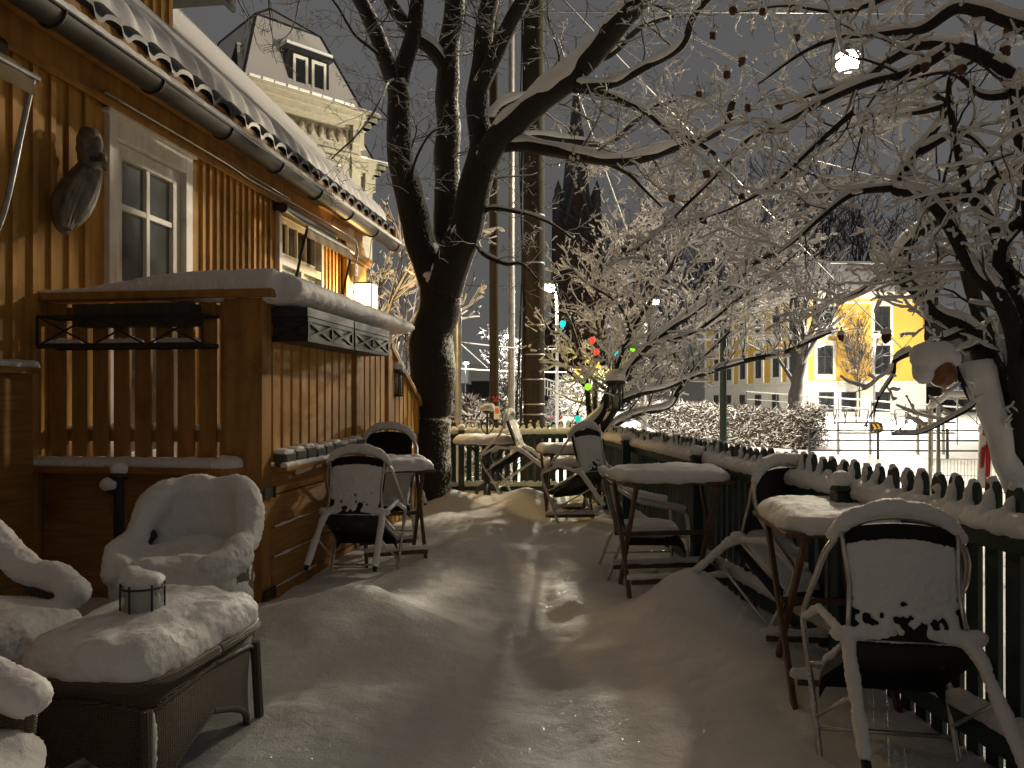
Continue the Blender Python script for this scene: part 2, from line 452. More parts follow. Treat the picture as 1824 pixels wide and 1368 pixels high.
# ------------------------------------------------------------------ the ochre timber house (frame: s along the wall, t out from it)
HO = V((-3.66, 0, 0)); HRZ = math.atan2(1., .14)
HM = Matrix.Translation(HO) @ Matrix.Rotation(HRZ, 4, 'Z')
def hw(s, t, z): return HM @ V((s, -t, z))
class HB(MB):
    """mesh builder taking (s, t, z) boxes in the house's own frame"""
    def __init__(s): super().__init__(HM)
    def b(s, s0, s1, t0, t1, z0, z1): return s.bx(s0, s1, -t1, -t0, z0, z1)
    def tb(s, pts, r, n=8, **k): return s.tube([V((p[0], -p[1], p[2])) for p in pts], r, n, **k)
D0, D1, DT = 5.51, 6.585, 3.33
W0, W1, WB, WT = 8.25, 9.49, 1.75, 3.36
SE = 10.92
house = thing('wooden_house', 'ochre boarded timber house with snowy tiled roof, white glazed door and small window', 'house', HO, HRZ)
w = HB()
for a, b, z0, z1 in ((-1.5, D0, -.1, 3.62), (D1, W0, -.1, 3.62), (W1, SE, -.1, 3.62), (D0, D1, DT, 3.62), (D0, D1, -.1, .74), (W0, W1, -.1, WB), (W0, W1, WT, 3.62)):
    w.b(a, b, -.12, 0, z0, z1)
rng = random.Random(5)
s = -1.4
while s < SE - .05:
    pitch = .155 if s < D0 else .118
    for z0, z1 in ([(.0, 3.60)] if not (D0 - .16 < s < D1 + .13 or W0 - .14 < s < W1 + .1) else
                   ([(DT + .14, 3.60), (0, .7)] if s < W0 - 1 else [(0, WB - .1), (WT + .12, 3.60)])):
        w.b(s, s + .042, 0, .022 + rng.uniform(0, .004), z0, z1)
    s += pitch * rng.uniform(.97, 1.03)
# return (gable) wall toward the far end and the near end
w.add([V((SE - .12 * f, -t, z)) for f in (0, 1) for t, z in ((-.121, -.1), (-4.7, -.1), (-4.7, 8.63), (-.121, 4.08))], [(0, 1, 2, 3), (7, 6, 5, 4), (0, 4, 5, 1), (1, 5, 6, 2), (2, 6, 7, 3), (3, 7, 4, 0)]); w.b(-1.5, -1.38, -6, -.121, -.1, 3.62)
w.build('wall', 'ochre', house)
# water-table boards and cornice frieze
c = HB(); c.b(-1.5, SE, .0, .05, 3.38, 3.60); c.b(-1.5, SE, .052, .075, 3.36, 3.405)
c.build('cornice_board', 'ochre_dark', house, bevel=.004)
c = HB(); c.b(-1.5, SE + .1, -.1, .40, 3.602, 3.64); c.b(-1.5, SE + .1, .40, .43, 3.52, 3.66); c.build('eaves_soffit', 'ochre_dark', house)
# corner pilaster with a stepped capital
c = HB(); c.b(10.17, SE + .03, .024, .09, -.1, 3.14); c.b(10.13, SE + .06, .024, .12, 3.142, 3.19); c.b(10.10, SE + .09, .024, .16, 3.192, 3.26); c.b(10.17, SE + .03, .024, .08, 3.262, 3.36)
c.build('corner_pilaster', 'ochre', house, bevel=.006)
# ledge with snow low on the near wall
c = HB(); c.b(-1.5, 4.78, .0, .10, 1.45, 1.49); c.b(-1.5, 4.78, .0, .055, .0, 1.448); c.build('wall_ledge', 'plank', house)
c = HB(); c.tb(cr([(x * .2 + 2.0, .06, 1.505) for x in range(15)], 2), .032, 8); fluffy(c.build('ledge_snow', 'snow', house, smooth=True), .014, .02)
# roof
TH = .27
roof = HB()
def roof_z(t): return 3.675 + (.45 - t) * 1.0
def tile(u, v, top=0):
    s = -1.5 + u * 12.55; t = .47 - v * 5.2
    ph = (s / TH) % 1.0
    wv = .060 * (math.sin(ph * PI) ** .6 if ph < .72 else -.25 * math.sin((ph - .72) / .28 * PI))
    return V((s, -t, roof_z(t) + wv + top))
roof.grid(lambda u, v: tile(u, v), 560, 3)
roof.grid(lambda u, v: tile(u, v, -.035), 560, 3)
roof.grid(lambda u, v: tile(u, 0, -.035 + .035 * v), 560, 2)
rf = roof.build('roof', 'tile', house, smooth=True)
for a in (-1.5, 11.02):
    c = HB(); c.add([V((a, -.5, roof_z(.5) - .12)), V((a, 4.8, roof_z(-4.8) - .12)), V((a, 4.8, roof_z(-4.8) + .03)), V((a, -.5, roof_z(.5) + .03)),
           V((a + .05, -.5, roof_z(.5) - .12)), V((a + .05, 4.8, roof_z(-4.8) - .12)), V((a + .05, 4.8, roof_z(-4.8) + .03)), V((a + .05, -.5, roof_z(.5) + .03))],
          [(0, 1, 2, 3), (7, 6, 5, 4), (0, 4, 5, 1), (3, 2, 6, 7), (0, 3, 7, 4), (1, 5, 6, 2)])
    c.build('verge_board', 'ochre_dark', house)
sn = HB()
def rsnow(u, v, top=True):
    s = -1.5 + u * 12.53
    edge = .375 + .035 * noise.noise(V((s * 2.2, 1, 3))) + .05 * (.5 - abs((s / TH + .15) % 1 - .5)) 
    t = edge - v * 5.0
    ph = (s / TH) % 1.0
    wv = .05 * max(0, math.sin(ph / .8 * PI)) if ph < .8 else 0
    thick = (.115 + .025 * noise.noise(V((s * .9, t * .9, 2))))
    k = min(1, v * 5.0 / .09); thick *= math.sqrt(max(0, 1 - (1 - k) ** 2)) if k < 1 else 1
    sm_ = 1 - sm(0, 1.1, v * 5)
    z = roof_z(t) + wv * (.25 + .75 * sm_) + (thick if top else 0)
    return V((s, -t, z + .012))
vv = [0, .0015, .004, .008, .013, .02, .035, .06, .1, .16, .25, .4, .6, .8, 1]
pts = []
for i in range(420):
    for v_ in vv: pts.append(rsnow(i / 419, v_))
nv = len(vv)
sn.add(pts, [(i * nv + j, i * nv + j + 1, (i + 1) * nv + j + 1, (i + 1) * nv + j) for i in range(419) for j in range(nv - 1)])
sn.grid(lambda u, v: rsnow(u, v * .03, False), 420, 2)
sn.grid(lambda u, v: rsnow(1.0, u, v > .5), 20, 2)
sn.build('roof_snow', 'snow', rf, smooth=True)
# gutter, with joint rings and snow lying in it
g = HB(); gp = []
for a in range(13):
    an = PI + PI * a / 12
    gp.append((.50 + .085 * math.cos(an), 3.45 + .085 * math.sin(an)))
for s0, s1 in ((-1.5, 11.08),):
    vs = [V((s0, -t, z)) for t, z in gp] + [V((s1, -t, z)) for t, z in gp]; n = len(gp)
    g.add(vs, [(i, i + 1, n + i + 1, n + i) for i in range(n - 1)]); g.add([vs[i] for i in range(n, 2 * n)], [tuple(range(n))])
for k in range(14):
    s0 = -1.2 + k * .93
    ring = [(s0, .50 + .091 * math.cos(PI + PI * a / 12), 3.45 + .091 * math.sin(PI + PI * a / 12)) for a in range(13)]
    g.tb(ring, .009, 6)
g.tb([(-1.5, .588, 3.452), (11.08, .588, 3.452)], .011, 6)
gt = g.build('gutter', 'zinc', house, smooth=True)
c = HB(); c.tb([(-1.4 + k * .1, .51, 3.475 + .014 * noise.noise(V((k * .8, 0, 0)))) for k in range(125)], .082, 10, flat=.72)
fluffy(c.build('gutter_snow', 'snow', gt, smooth=True), .02, .02)
# dormer on the roof
d = HB(); d.b(6.55, 7.17, -3.2, -.5, 4.0, 5.12)
for k in range(5): d.b(6.58 + k * .125, 6.61 + k * .125, -.5, -.48, 4.2, 5.10)
for k in range(9): d.b(7.17, 7.19, -.55 - k * .3, -.52 - k * .3, 4.2, 5.10)
dm = d.build('dormer', 'ochre', house)
c = HB(); c.b(6.25, 7.52, -3.2, -.12, 5.121, 5.20); c.b(6.25, 7.56, -.121, -.08, 5.06, 5.26); c.build('dormer_eaves', 'dark_wood', dm, bevel=.005)
c = HB(); c.pad((6.9, 1.66, 5.205), .62, 1.5, .12); c.build('dormer_snow', 'snow', dm, smooth=True)
# cable clipped under the eaves
c = HB(); c.tb(cr([(5.4, .085, 3.43), (7.0, .085, 3.44), (7.6, .083, 3.42), (8.6, .085, 3.44), (10.1, .17, 3.40), (10.35, .17, 3.30)], 8), .012, 6)
c.tb([(6.9, .10, 3.455), (8.4, .10, 3.455)], .007, 5); c.build('eaves_cable', 'steel', house, smooth=True)

def leafwin(name, parent, s0, s1, z0, z1, cols, rows, fw, mw, t0, t1, frame_mat='white'):
    """a glazed leaf: frame with muntins, each pane-field one glass child"""
    f = HB(); f.b(s0, s0 + fw, t0, t1, z0, z1); f.b(s1 - fw, s1, t0, t1, z0, z1)
    f.b(s0 + fw, s1 - fw, t0, t1, z1 - fw, z1); f.b(s0 + fw, s1 - fw, t0, t1, z0, z0 + fw * 1.3)
    for k in range(1, cols):
        x = s0 + fw + (s1 - s0 - 2 * fw) * k / cols; f.b(x - mw / 2, x + mw / 2, t0 + .005, t1 - .006, z0 + fw, z1 - fw)
    for z in rows: f.b(s0 + fw, s1 - fw, t0 + .004, t1 - .009, z - mw / 2, z + mw / 2)
    o = f.build(name, frame_mat, parent, bevel=.004)
    g = HB(); g.b(s0 + fw, s1 - fw, t0 + .008, t0 + .014, z0 + fw, z1 - fw); g.build('pane', 'glass', o)
    return o
# door
c = HB(); c.b(D0, D0 + .10, -.10, .045, .75, DT); c.b(D1 - .10, D1, -.10, .045, .75, DT); c.b(D0 + .10, D1 - .10, -.10, .045, DT - .15, DT); c.b(D0 - .03, D1 + .03, -.05, .07, DT + .001, DT + .03)
c.build('door_frame', 'white', house, bevel=.005)
dr = leafwin('door', house, D0 + .105, D1 - .105, .76, DT - .155, 2, (2.72, 1.75), .105, .045, -.055, -.005)
c = HB(); c.tb([(D1 - .16, -.005, 1.92), (D1 - .16, .03, 1.92)], .014, 8); c.ball((D1 - .16, -.045, 1.92), .028); c.b(D1 - .19, D1 - .13, -.004, .003, 1.97, 2.08)
c.build('handle', 'zinc', dr, smooth=True)
c = HB(); c.b(D0 - .2, D1 + .2, -1.6, -1.55, .7, 3.5); c.b(W0 - .4, W1 + .4, -1.6, -1.55, 1., 3.5); c.build('room_back_wall', 'interior', house)
c = HB()
for (a, b, z0, z1) in ((W0 + .05, W0 + .42, WB, WT), (W1 - .45, W1 - .05, WB, WT), (D0 + .12, D0 + .3, .8, DT - .2)):
    c.grid(lambda u, v: V((a + (b - a) * u, .22 + .02 * math.sin(u * 26), z0 + (z1 - z0) * v)), 40, 2)
c.build('curtain', 'curtain', house, smooth=True)
# window
win = HB(); win.b(W0, W0 + .07, -.1, .05, WB, WT); win.b(W1 - .07, W1, -.1, .05, WB, WT); win.b(W0 + .07, W1 - .07, -.1, .05, WT - .09, WT); win.b(W0 + .07, W1 - .07, -.1, .045, 2.74, 2.83)
win.b((W0 + W1) / 2 - .035, (W0 + W1) / 2 + .035, -.1, .04, WB, 2.74); win.b(W0 + .07, W1 - .07, -.1, .05, WB, WB + .05)
wn = win.build('window', 'white', house, bevel=.004)
mid = (W0 + W1) / 2
leafwin('sash', wn, W0 + .075, W1 - .075, 2.835, WT - .095, 4, (), .045, .028, -.06, -.015)
leafwin('sash', wn, W0 + .075, mid - .04, WB + .055, 2.735, 2, (2.32,), .045, .024, -.06, -.015)
leafwin('sash', wn, mid + .04, W1 - .075, WB + .055, 2.735, 2, (2.32,), .045, .024, -.06, -.015)
c = HB(); c.b(W0 - .06, W1 + .06, 0.001, .14, WB - .05, WB - .001); c.build('sill', 'white', wn, bevel=.004)

# awnings: a box, a rolled cloth valance and two folding arms
def awning(label, s0, s1, group, arm='dark'):
    A = thing('awning', label, 'awning', hw((s0 + s1) / 2, .05, 3.2), HRZ, group)
    c = HB(); c.tb([(s0, .13, 3.30), (s1, .13, 3.30)], .055, 12); c.b(s0, s1, .026, .08, 3.27, 3.33); c.build('roller_case', 'zinc', A)
    c = HB()
    c.grid(lambda u, v: V((s0 + .04 + (s1 - s0 - .08) * u, -(.17 + .22 * v), 3.27 - .17 * v - .012 * math.sin(u * 9) * v)), 30, 6)
    c.grid(lambda u, v: V((s0 + .04 + (s1 - s0 - .08) * u, -(.39 + .004 * math.sin(u * 30)), 3.09 - .10 * v)), 30, 3)
    o = c.build('awning_cloth', 'fabric', A, smooth=True)
    c = HB(); c.tb([(s0 + .02, .39, 3.095), (s1 - .02, .39, 3.095)], .017, 8); c.build('front_bar', 'steel', o)
    for x in (s0 + .05, s1 - .05):
        c = HB(); c.tb(cr([(x, .38, 3.09), (x, .31, 2.80), (x, .20, 2.35), (x, .08, 2.12)], 5), .016, 8); c.b(x - .03, x + .03, .027, .09, 2.06, 2.18); c.build('folding_arm', arm, A)
awning('half furled striped awning with dark arms over the small house window', W0 - .1, W1 + .12, 'awnings on the ochre house')
awning('striped awning end and pale arm high at the near end of the ochre wall', 3.0, 4.44, 'awnings on the ochre house', 'steel')

# lit box lantern on the pilaster
LS, LT, LZ = 10.45, .25, 2.62
L = thing('wall_lantern', 'lit square glass lantern glowing warm on the house corner pilaster', 'lantern', hw(LS, .1, LZ), HRZ)
c = HB()
for a in (-1, 1):
    for b in (-1, 1): c.b(LS + a * .12 - .008, LS + a * .12 + .008, LT + b * .12 - .008, LT + b * .12 + .008, LZ - .2, LZ + .2)
c.b(LS - .135, LS + .135, LT - .135, LT + .135, LZ - .225, LZ - .2); c.b(LS - .135, LS + .135, LT - .135, LT + .135, LZ + .2, LZ + .225); c.b(LS - .06, LS + .06, .091, LT - .135, LZ + .05, LZ + .12)
c.build('lantern_frame', 'dark', L)
c = HB()
for a in (-1, 1): c.b(LS + a * .12 - .002, LS + a * .12 + .002, LT - .11, LT + .11, LZ - .2, LZ + .2); c.b(LS - .11, LS + .11, LT + a * .12 - .002, LT + a * .12 + .002, LZ - .2, LZ + .2)
c.build('pane', 'lantern_pane', L)
c = HB(); c.ball((LS, -LT, LZ - .02), (.035, .035, .06)); c.build('bulb', 'bulb_warm', L, smooth=True)
def point(name, loc, e, col, rad=.1):
    l = bpy.data.lights.new(name, 'POINT'); l.energy = e; l.color = col; l.shadow_soft_size = rad
    o = bpy.data.objects.new(name, l); COL.objects.link(o); o.location = loc; return o
point('lantern_light', hw(LS, LT, LZ + .08), 420, (1., .72, .30), .05)
# socket box and its lead
A = thing('socket_box', 'small white socket box with a lead high on the house corner pilaster', 'socket box', hw(10.36, .09, 3.02), HRZ)
c = HB(); c.b(10.31, 10.41, .091, .16, 2.93, 3.09); c.b(10.33, 10.39, .161, .167, 2.95, 2.99); c.b(10.33, 10.39, .161, .167, 3.02, 3.06); c.build('box', 'white', A, bevel=.006)
c = HB(); c.tb(cr([(10.36, .14, 3.09), (10.36, .17, 3.2), (10.34, .17, 3.33)], 5), .01, 6); c.tb(cr([(10.36, .13, 2.93), (10.38, .12, 2.88), (10.37, .12, 2.84)], 4), .012, 6); c.build('lead', 'steel', A)

# carved figurehead
A = thing('figurehead', 'weathered carved wooden ship figurehead of a woman in a long skirt on the wall', 'figurehead', hw(5.15, .05, 2.5), HRZ)
def C(px, py, dt=0.):
    """wall-side point: column/row of the carving with an outward offset"""
    t = .16 + dt; y = 5.05
    for _ in range(4): y = (3.66 - t / .99) / ((912 - px) / FPX + .14)
    return P(px, py, y)
f = MB()
sk = [C(118, 418), C(114, 404), C(118, 388), C(125, 370), C(135, 350), C(147, 328), C(157, 308), C(163, 290), C(165, 272)]
sr = [.012, .055, .095, .118, .122, .108, .088, .068, .062]
qk = cr(sk, 5); f.tube(qk, [sr[min(8, i // 5)] + (sr[min(8, i // 5 + 1)] - sr[min(8, i // 5)]) * (i % 5) / 5 for i in range(len(qk))], 16)
f.ball(C(166, 280, .01), (.085, .10, .07)); f.ball(C(176, 284, .06), .045); f.ball(C(160, 272, .0), (.06, .075, .05))
f.ball(C(167, 252, .03), (.055, .06, .075)); f.ball(C(174, 257, .07), (.032, .034, .05)); f.ball(C(181, 257, .09), (.012, .014, .018)); f.ball(C(177, 265, .08), (.018, .02, .012)); f.ball(C(176, 270, .07), (.02, .022, .014))
f.ball(C(160, 242, .015), (.07, .068, .055)); f.ball(C(150, 252, -.01), (.05, .05, .07)); f.ball(C(147, 266, -.02), (.042, .045, .055)); f.ball(C(153, 234, .0), (.04, .04, .035)); f.tube(cr([C(150, 262), C(144, 278), C(147, 292)], 4), .024, 7)
f.tube(cr([C(152, 272), C(150, 285, .05), C(165, 294, .10), C(182, 292, .10)], 5), [.032] * 8 + [.026] * 8, 8)
f.tube(cr([C(172, 272, .03), C(180, 282, .09), C(184, 291, .12)], 5), [.03] * 6 + [.024] * 5, 8)
for k in range(4): f.ball(C(184 + (k % 2) * 4, 287 + k * 4, .12), .02)
for k in range(5): f.tube(cr([C(168 - k * 4, 300 - k, .055), C(156 - k * 7.5, 340 - k * 2, .085 - .008 * abs(k - 2)), C(140 - k * 7.5, 380 - k, .085 - .01 * abs(k - 2)), C(122 - k * 3, 410 - k * 2, .05)], 5), .017, 7)
o = f.build('carving', 'carved', A, smooth=True)
r = o.modifiers.new('carve', 'REMESH'); r.mode = 'VOXEL'; r.voxel_size = .0065; r.use_smooth_shade = True
r = o.modifiers.new('s', 'SMOOTH'); r.iterations = 2
f = MB(); f.tube([C(171, 318, .07), C(160, 350, .08), C(146, 378, .07), C(128, 402, .06), C(120, 414, .03)], [.003, .006, .007, .006, .003], 6); f.build('snow_line', 'snow', A, smooth=True)

# ------------------------------------------------------------------ the raised porch
PS, PT, PE = 4.95, 1.474, 7.47
porch = thing('porch', 'raised ochre wooden porch with slatted railing, snow on its rail and a boarded base', 'porch', hw(PS, PT, 0), HRZ)
c = HB(); c.b(PS + .1, 9.4, .03, PT - .06, .66, .75); c.build('deck', 'dark_wood', porch)
c = HB(); c.pad(((PS + 7.5) / 2 + .1, -.75, .752), 1.2, .55, .07); fluffy(c.build('deck_snow', 'snow', porch, smooth=True), .03, .02)
for nm, (a, b) in (('corner_post', (PS - .03, PT)), ('middle_post', (6.56, PT + .02)), ('end_post', (7.44, PT + .02))):
    c = HB(); wd = .2 if nm == 'corner_post' else .12
    c.b(a, a + (wd if nm != 'corner_post' else .13), b - wd - (.05 if nm == 'corner_post' else 0), b, -.1, 1.915); c.build(nm, 'ochre_dark', porch, bevel=.005)
# front slats (facing the terrace)
c = HB(); t = .04
while t < PT - .25:
    c.b(PS, PS + .025, t, t + .108, .87, 1.90); t += .144
c.build('front_slat_panel', 'ochre_dark', porch, bevel=.003)
c = HB(); c.b(PS + .026, PS + .07, .02, PT - .25, 1.03, 1.10); c.b(PS + .026, PS + .07, .02, PT - .25, 1.80, 1.88); c.b(PS + .02, PS + .10, 0, PT - .2, -.1, .868)
fr = c.build('front_cross_rail', 'ochre_dark', porch)
c = HB()
for k in range(int((PT - .25) / .04)): c.ball((PS + .075, -(.03 + k * .04), 1.11), (.045, .035, .028 + .025 * noise.noise(V((k * .5, 0, 1)))))
fluffy(c.build('cross_rail_snow', 'snow', fr, smooth=True), .012, .015)
# side slats
c = HB(); s = PS + .13
while s < 6.5: c.b(s, s + .108, PT - .03, PT - .004, .90, 1.90); s += .146
s = 6.70
while s < 7.40: c.b(s, s + .108, PT - .03, PT - .004, .60, 1.90); s += .146
c.build('side_slat_panel', 'ochre', porch, bevel=.003)
c = HB(); c.b(PS + .1, 7.44, PT - .08, PT - .032, 1.80, 1.88); c.b(PS + .1, 7.44, PT - .08, PT - .032, 1.0, 1.07)
c.build('side_cross_rail', 'ochre_dark', porch)
# top rail cap + its thick snow
c = HB(); c.b(PS - .07, PS + .13, .0, PT + .08, 1.916, 1.965); c.b(PS + .131, 7.58, PT - .12, PT + .08, 1.916, 1.963); cap = c.build('top_rail', 'ochre_dark', porch, bevel=.005)
c = HB()
for k in range(42):
    f = k / 41; t = .02 + f * (PT + .02); th = .02 + .085 * sm(0, .75, f)
    c.ball((PS + .03, -t, 1.965 + th * .3), (.105 + .01 * noise.noise(V((k * .4, 5, 0))), .06, th), 10, 8)
for k in range(60):
    f = k / 59; s = PS + .05 + f * 2.6; th = .10 - .03 * sm(0, 1., f) + .010 * noise.noise(V((k * .35, 2, 0)))
    c.ball((s, -(PT + .06), 1.955 + th * .25), (.06, .18, th), 10, 8)
fluffy(c.build('rail_snow', 'snow', cap, smooth=True), .016, .02)
# ledge below the front slats + snow
c = HB(); c.b(PS - .17, PS - .001, -.02, PT - .10, .845, .885); c.b(PS - .03, PS - .002, 0, PT - .2, -.1, .843); lg = c.build('front_ledge', 'plank', porch, bevel=.005)
c = HB()
for k in range(40):
    t = -.0 + k * .034; c.ball((PS - .09, -t, .90), (.085, .05, .042 + .018 * noise.noise(V((k * .3, 0, 8))) + (.02 if k > 36 else 0)), 10, 8)
fluffy(c.build('ledge_snow', 'snow', lg, smooth=True), .014, .018)
# side base: horizontal boards with a hinged hatch, a ledge, a row of stones
c = HB(); z = -.1
for k, hh in enumerate((.22, .19, .185, .20, .17)):
    c.b(PS + .105, 7.4, PT - .02, PT + .006 - .004 * k, z, z + hh - .008); z += hh
c.build('base_board', 'plank', porch, bevel=.004)
c = HB(); c.b(PS + .10, 6.56, PT - .1, PT + .10, .845, .872); sl = c.build('side_ledge', 'ochre_dark', porch, bevel=.004)
c = HB(); c.tb([(PS + .1 + k * .1, PT + .075, .882) for k in range(16)], .028, 8, flat=.8); fluffy(c.build('side_ledge_snow', 'snow', sl, smooth=True), .012, .02)
for z in (.72, .10):
    c = HB(); c.b(PS - .035, PS + .11, PT + .012, PT + .02, z - .03, z + .03); c.tb([(PS + .10, PT + .02, z - .035), (PS + .10, PT + .02, z + .035)], .012, 8); c.build('hinge', 'zinc', porch)
# snow lines caught between the base boards
c = HB()
for z in (.31, .50, .12): c.tb([(PS + .12 + k * .06, PT + .012, z + .004 * noise.noise(V((k, z, 0)))) for k in range(12)], [.011 * max(.1, noise.noise(V((k * .5, z * 9, 3))) + .5) for k in range(12)], 6)
c.build('board_snow', 'snow', porch, smooth=True)
# stair side: slats under a falling hand board
c = HB()
for k in range(11):
    s = 7.60 + k * .146; zt = 1.74 - .50 * (k * .146)
    c.b(s, s + .108, PT - .03, PT - .004, .1, zt)
c.build('stair_slat_panel', 'ochre', porch, bevel=.003)
c = HB(); c.bar(V((7.52, -PT + .02, 1.80)), V((9.2, -PT + .02, .96)), .10, .045); sb = c.build('stair_rail', 'ochre_dark', porch)
c = HB(); c.tb([(7.55 + k * .1, PT - .02, 1.81 - k * .05 + .01 * noise.noise(V((k, 0, 0)))) for k in range(17)], .05, 8); fluffy(c.build('stair_rail_snow', 'snow', sb, smooth=True), .016, .02)
for k in range(9):
    o = HB(); s = PS + .13 + k * .168
    o.b(s, s + .158, PT + .0, PT + .085, .873, .955 + .008 * (k % 3))
    q = o.build('edging_stone', 'stone', None, bevel=.012)
    tag(q, 'rough grey stone block in the snowy row along the porch side ledge', 'stone block', 'stone blocks on the porch ledge')
    sc = HB(); sc.pad((s + .08, -PT - .03, .956 + .008 * (k % 3)), .075, .045, .022); sc.build('snow_dusting', 'snow', q, smooth=True, world=False)
# planters
def planter(label, s0, s1):
    t0, t1, z0, z1 = PT + .003, PT + .225, 1.655, 1.865
    A = thing('planter_box', label, 'planter', hw((s0 + s1) / 2, (t0 + t1) / 2, z0), HRZ, 'lattice planters on the porch side')
    c = HB(); c.b(s0, s1, t0, t1, z0, z1); c.b(s0 - .012, s1 + .012, t0, t1 + .012, z1 - .055, z1 + .002); c.build('box', 'dark_wood', A, bevel=.004)
    c = HB(); e = .012
    c.b(s0 - .006, s1 + .006, t1, t1 + e, z0, z0 + .025); c.b(s0 - .006, s1 + .006, t1, t1 + e, z1 - .085, z1 - .058)
    for x in (s0, (s0 + s1) / 2 - .012, s1 - .024): c.b(x, x + .024, t1, t1 + e, z0 + .025, z1 - .085)
    for a, b in ((s0 + .024, (s0 + s1) / 2 - .012), ((s0 + s1) / 2 + .012, s1 - .024)):
        for f in (0, 1):
            p, q = (z0 + .03, z1 - .09) if f else (z1 - .09, z0 + .03)
            c.bar(V((a, -t1 - e * .6, p)), V((b, -t1 - e * .6 - f * .004, q)), .012, .016)
    c.b(s0 - e, s0, t0, t1, z0, z0 + .025); c.b(s0 - e, s0, t0, t1, z1 - .085, z1 - .058)
    for f in (0, 1):
        p, q = (z0 + .03, z1 - .09) if f else (z1 - .09, z0 + .03)
        c.bar(V((s0 - e * .6 - f * .004, -t0, p)), V((s0 - e * .6 - f * .004, -t1, q)), .012, .016)
    c.build('lattice', 'dark', A)
planter('long dark lattice planter nearest the porch corner post', PS + .11, PS + .93)
planter('dark lattice planter behind the first one along the porch side', PS + .97, PS + 1.80)
# iron rack with box on the porch front
A = thing('planter_rack', 'black iron cross-braced planter rack holding a dark box on the porch front', 'planter rack', hw(PS - .12, .7, 1.6), HRZ)
c = HB(); t0, t1 = .10, 1.18; s0, s1 = PS - .19, PS - .012; z0, z1 = 1.62, 1.80
for s_ in (s0, s1):
    for z_ in (z0, z1): c.bar(V((s_, -t0, z_)), V((s_, -t1, z_)), .012, .016 if z_ > z0 else .03)
for t_ in (t0, t1, .37, .64, .91):
    c.bar(V((s0, -t_, z0)), V((s1, -t_, z0)), .012, .012)
for t_ in (t0, t1):
    c.bar(V((s0, -t_, z0)), V((s0, -t_, z1)), .012, .012); c.bar(V((s0, -t_, z1)), V((s1, -t_, z1)), .012, .012)
for k in range(3):
    a, b = t0 + (t1 - t0) * k / 3, t0 + (t1 - t0) * (k + 1) / 3
    c.bar(V((s0, -a, z0)), V((s0, -b, z1)), .009, .010); c.bar(V((s0 + .006, -a, z1)), V((s0 + .006, -b, z0)), .009, .010)
c.build('rack', 'dark', A)
c = HB(); c.b(PS - .17, PS - .03, .32, 1.08, 1.74, 1.875); c.build('box', 'dark_wood', A, bevel=.004)
c = HB()
for k in range(26):
    t_ = .12 + k * .042
    if k % 9 < 6: c.ball((PS - .11, -t_, z0 + .025), (.06, .035, .022 + .014 * noise.noise(V((k * .7, 3, 3)))))
fluffy(c.build('rack_snow', 'snow', A, smooth=True), .012, .012)
# small hanging lantern on a bracket at the porch end
def hang_lantern(label, loc, sc, brk):
    A = thing('hanging_lantern', label, 'lantern', loc, 0, 'unlit hanging lanterns')
    x, y, z = loc; c = MB()
    for k in range(6):
        a = k * PI / 3; c.tube([V((x + .055 * sc * math.cos(a), y + .055 * sc * math.sin(a), z - .1 * sc)), V((x + .055 * sc * math.cos(a), y + .055 * sc * math.sin(a), z + .09 * sc))], .005 * sc, 5)
    c.lathe([(.066 * sc, -.115 * sc), (.07 * sc, -.105 * sc), (.06 * sc, -.095 * sc)], loc, 12); c.lathe([(.075 * sc, .085 * sc), (.075 * sc, .095 * sc), (.03 * sc, .15 * sc), (.012 * sc, .165 * sc)], loc, 12)
    c.tube(brk, .006, 6); c.build('lantern_frame', 'dark', A)
    c = MB(); c.lathe([(.05 * sc, -.095 * sc), (.05 * sc, .085 * sc)], loc, 12); c.build('glass', 'clear', A, smooth=True)
    c = MB(); c.lathe([(.022 * sc, -.095 * sc), (.022 * sc, .0)], loc, 10); c.build('candle', 'white', A, smooth=True)
    c = MB(); c.ball((x, y, z + .14 * sc), (.075 * sc, .075 * sc, .055 * sc)); fluffy(c.build('snow_cap', 'snow', A, smooth=True), .012, .015)
hl = P(706, 682, 7.5)
hang_lantern('small dark hanging lantern with a snow cap at the far end of the porch', hl, 1.15, cr([hl + V((0, 0, .19)), hl + V((0, 0, .26)), hl + V((-.10, .02, .30)), hl + V((-.22, .02, .26))], 5))
# ------------------------------------------------------------------ furniture
def lift(pts, dz): return [p + V((0, 0, dz)) for p in pts]
def dist_resample(pts, st):
    out = [pts[0]]; acc = 0
    for a, b in zip(pts, pts[1:]):
        L = (b - a).length; n = max(1, int(L / st))
        for k in range(1, n + 1): out.append(a + (b - a) * k / n)
    return out
def snow_on(mb, pts, r0, seed=0, k=1., ends=True):
    """balls of snow strung along a rail: thicker where it lies flat"""
    q = dist_resample([V(p) for p in pts], .022)
    for i, p in enumerate(q):
        t = (q[min(i + 1, len(q) - 1)] - q[max(i - 1, 0)]).normalized()
        h = math.sqrt(max(0, 1 - t.z * t.z))
        if h < .28: continue
        r = r0 * (.45 + .55 * h) * (1 + .3 * noise.noise(V((i * .21, seed, 0)))) * k
        mb.ball(p + V((0, 0, r * .55 * h)), (r, r, r * .95), 8, 6)

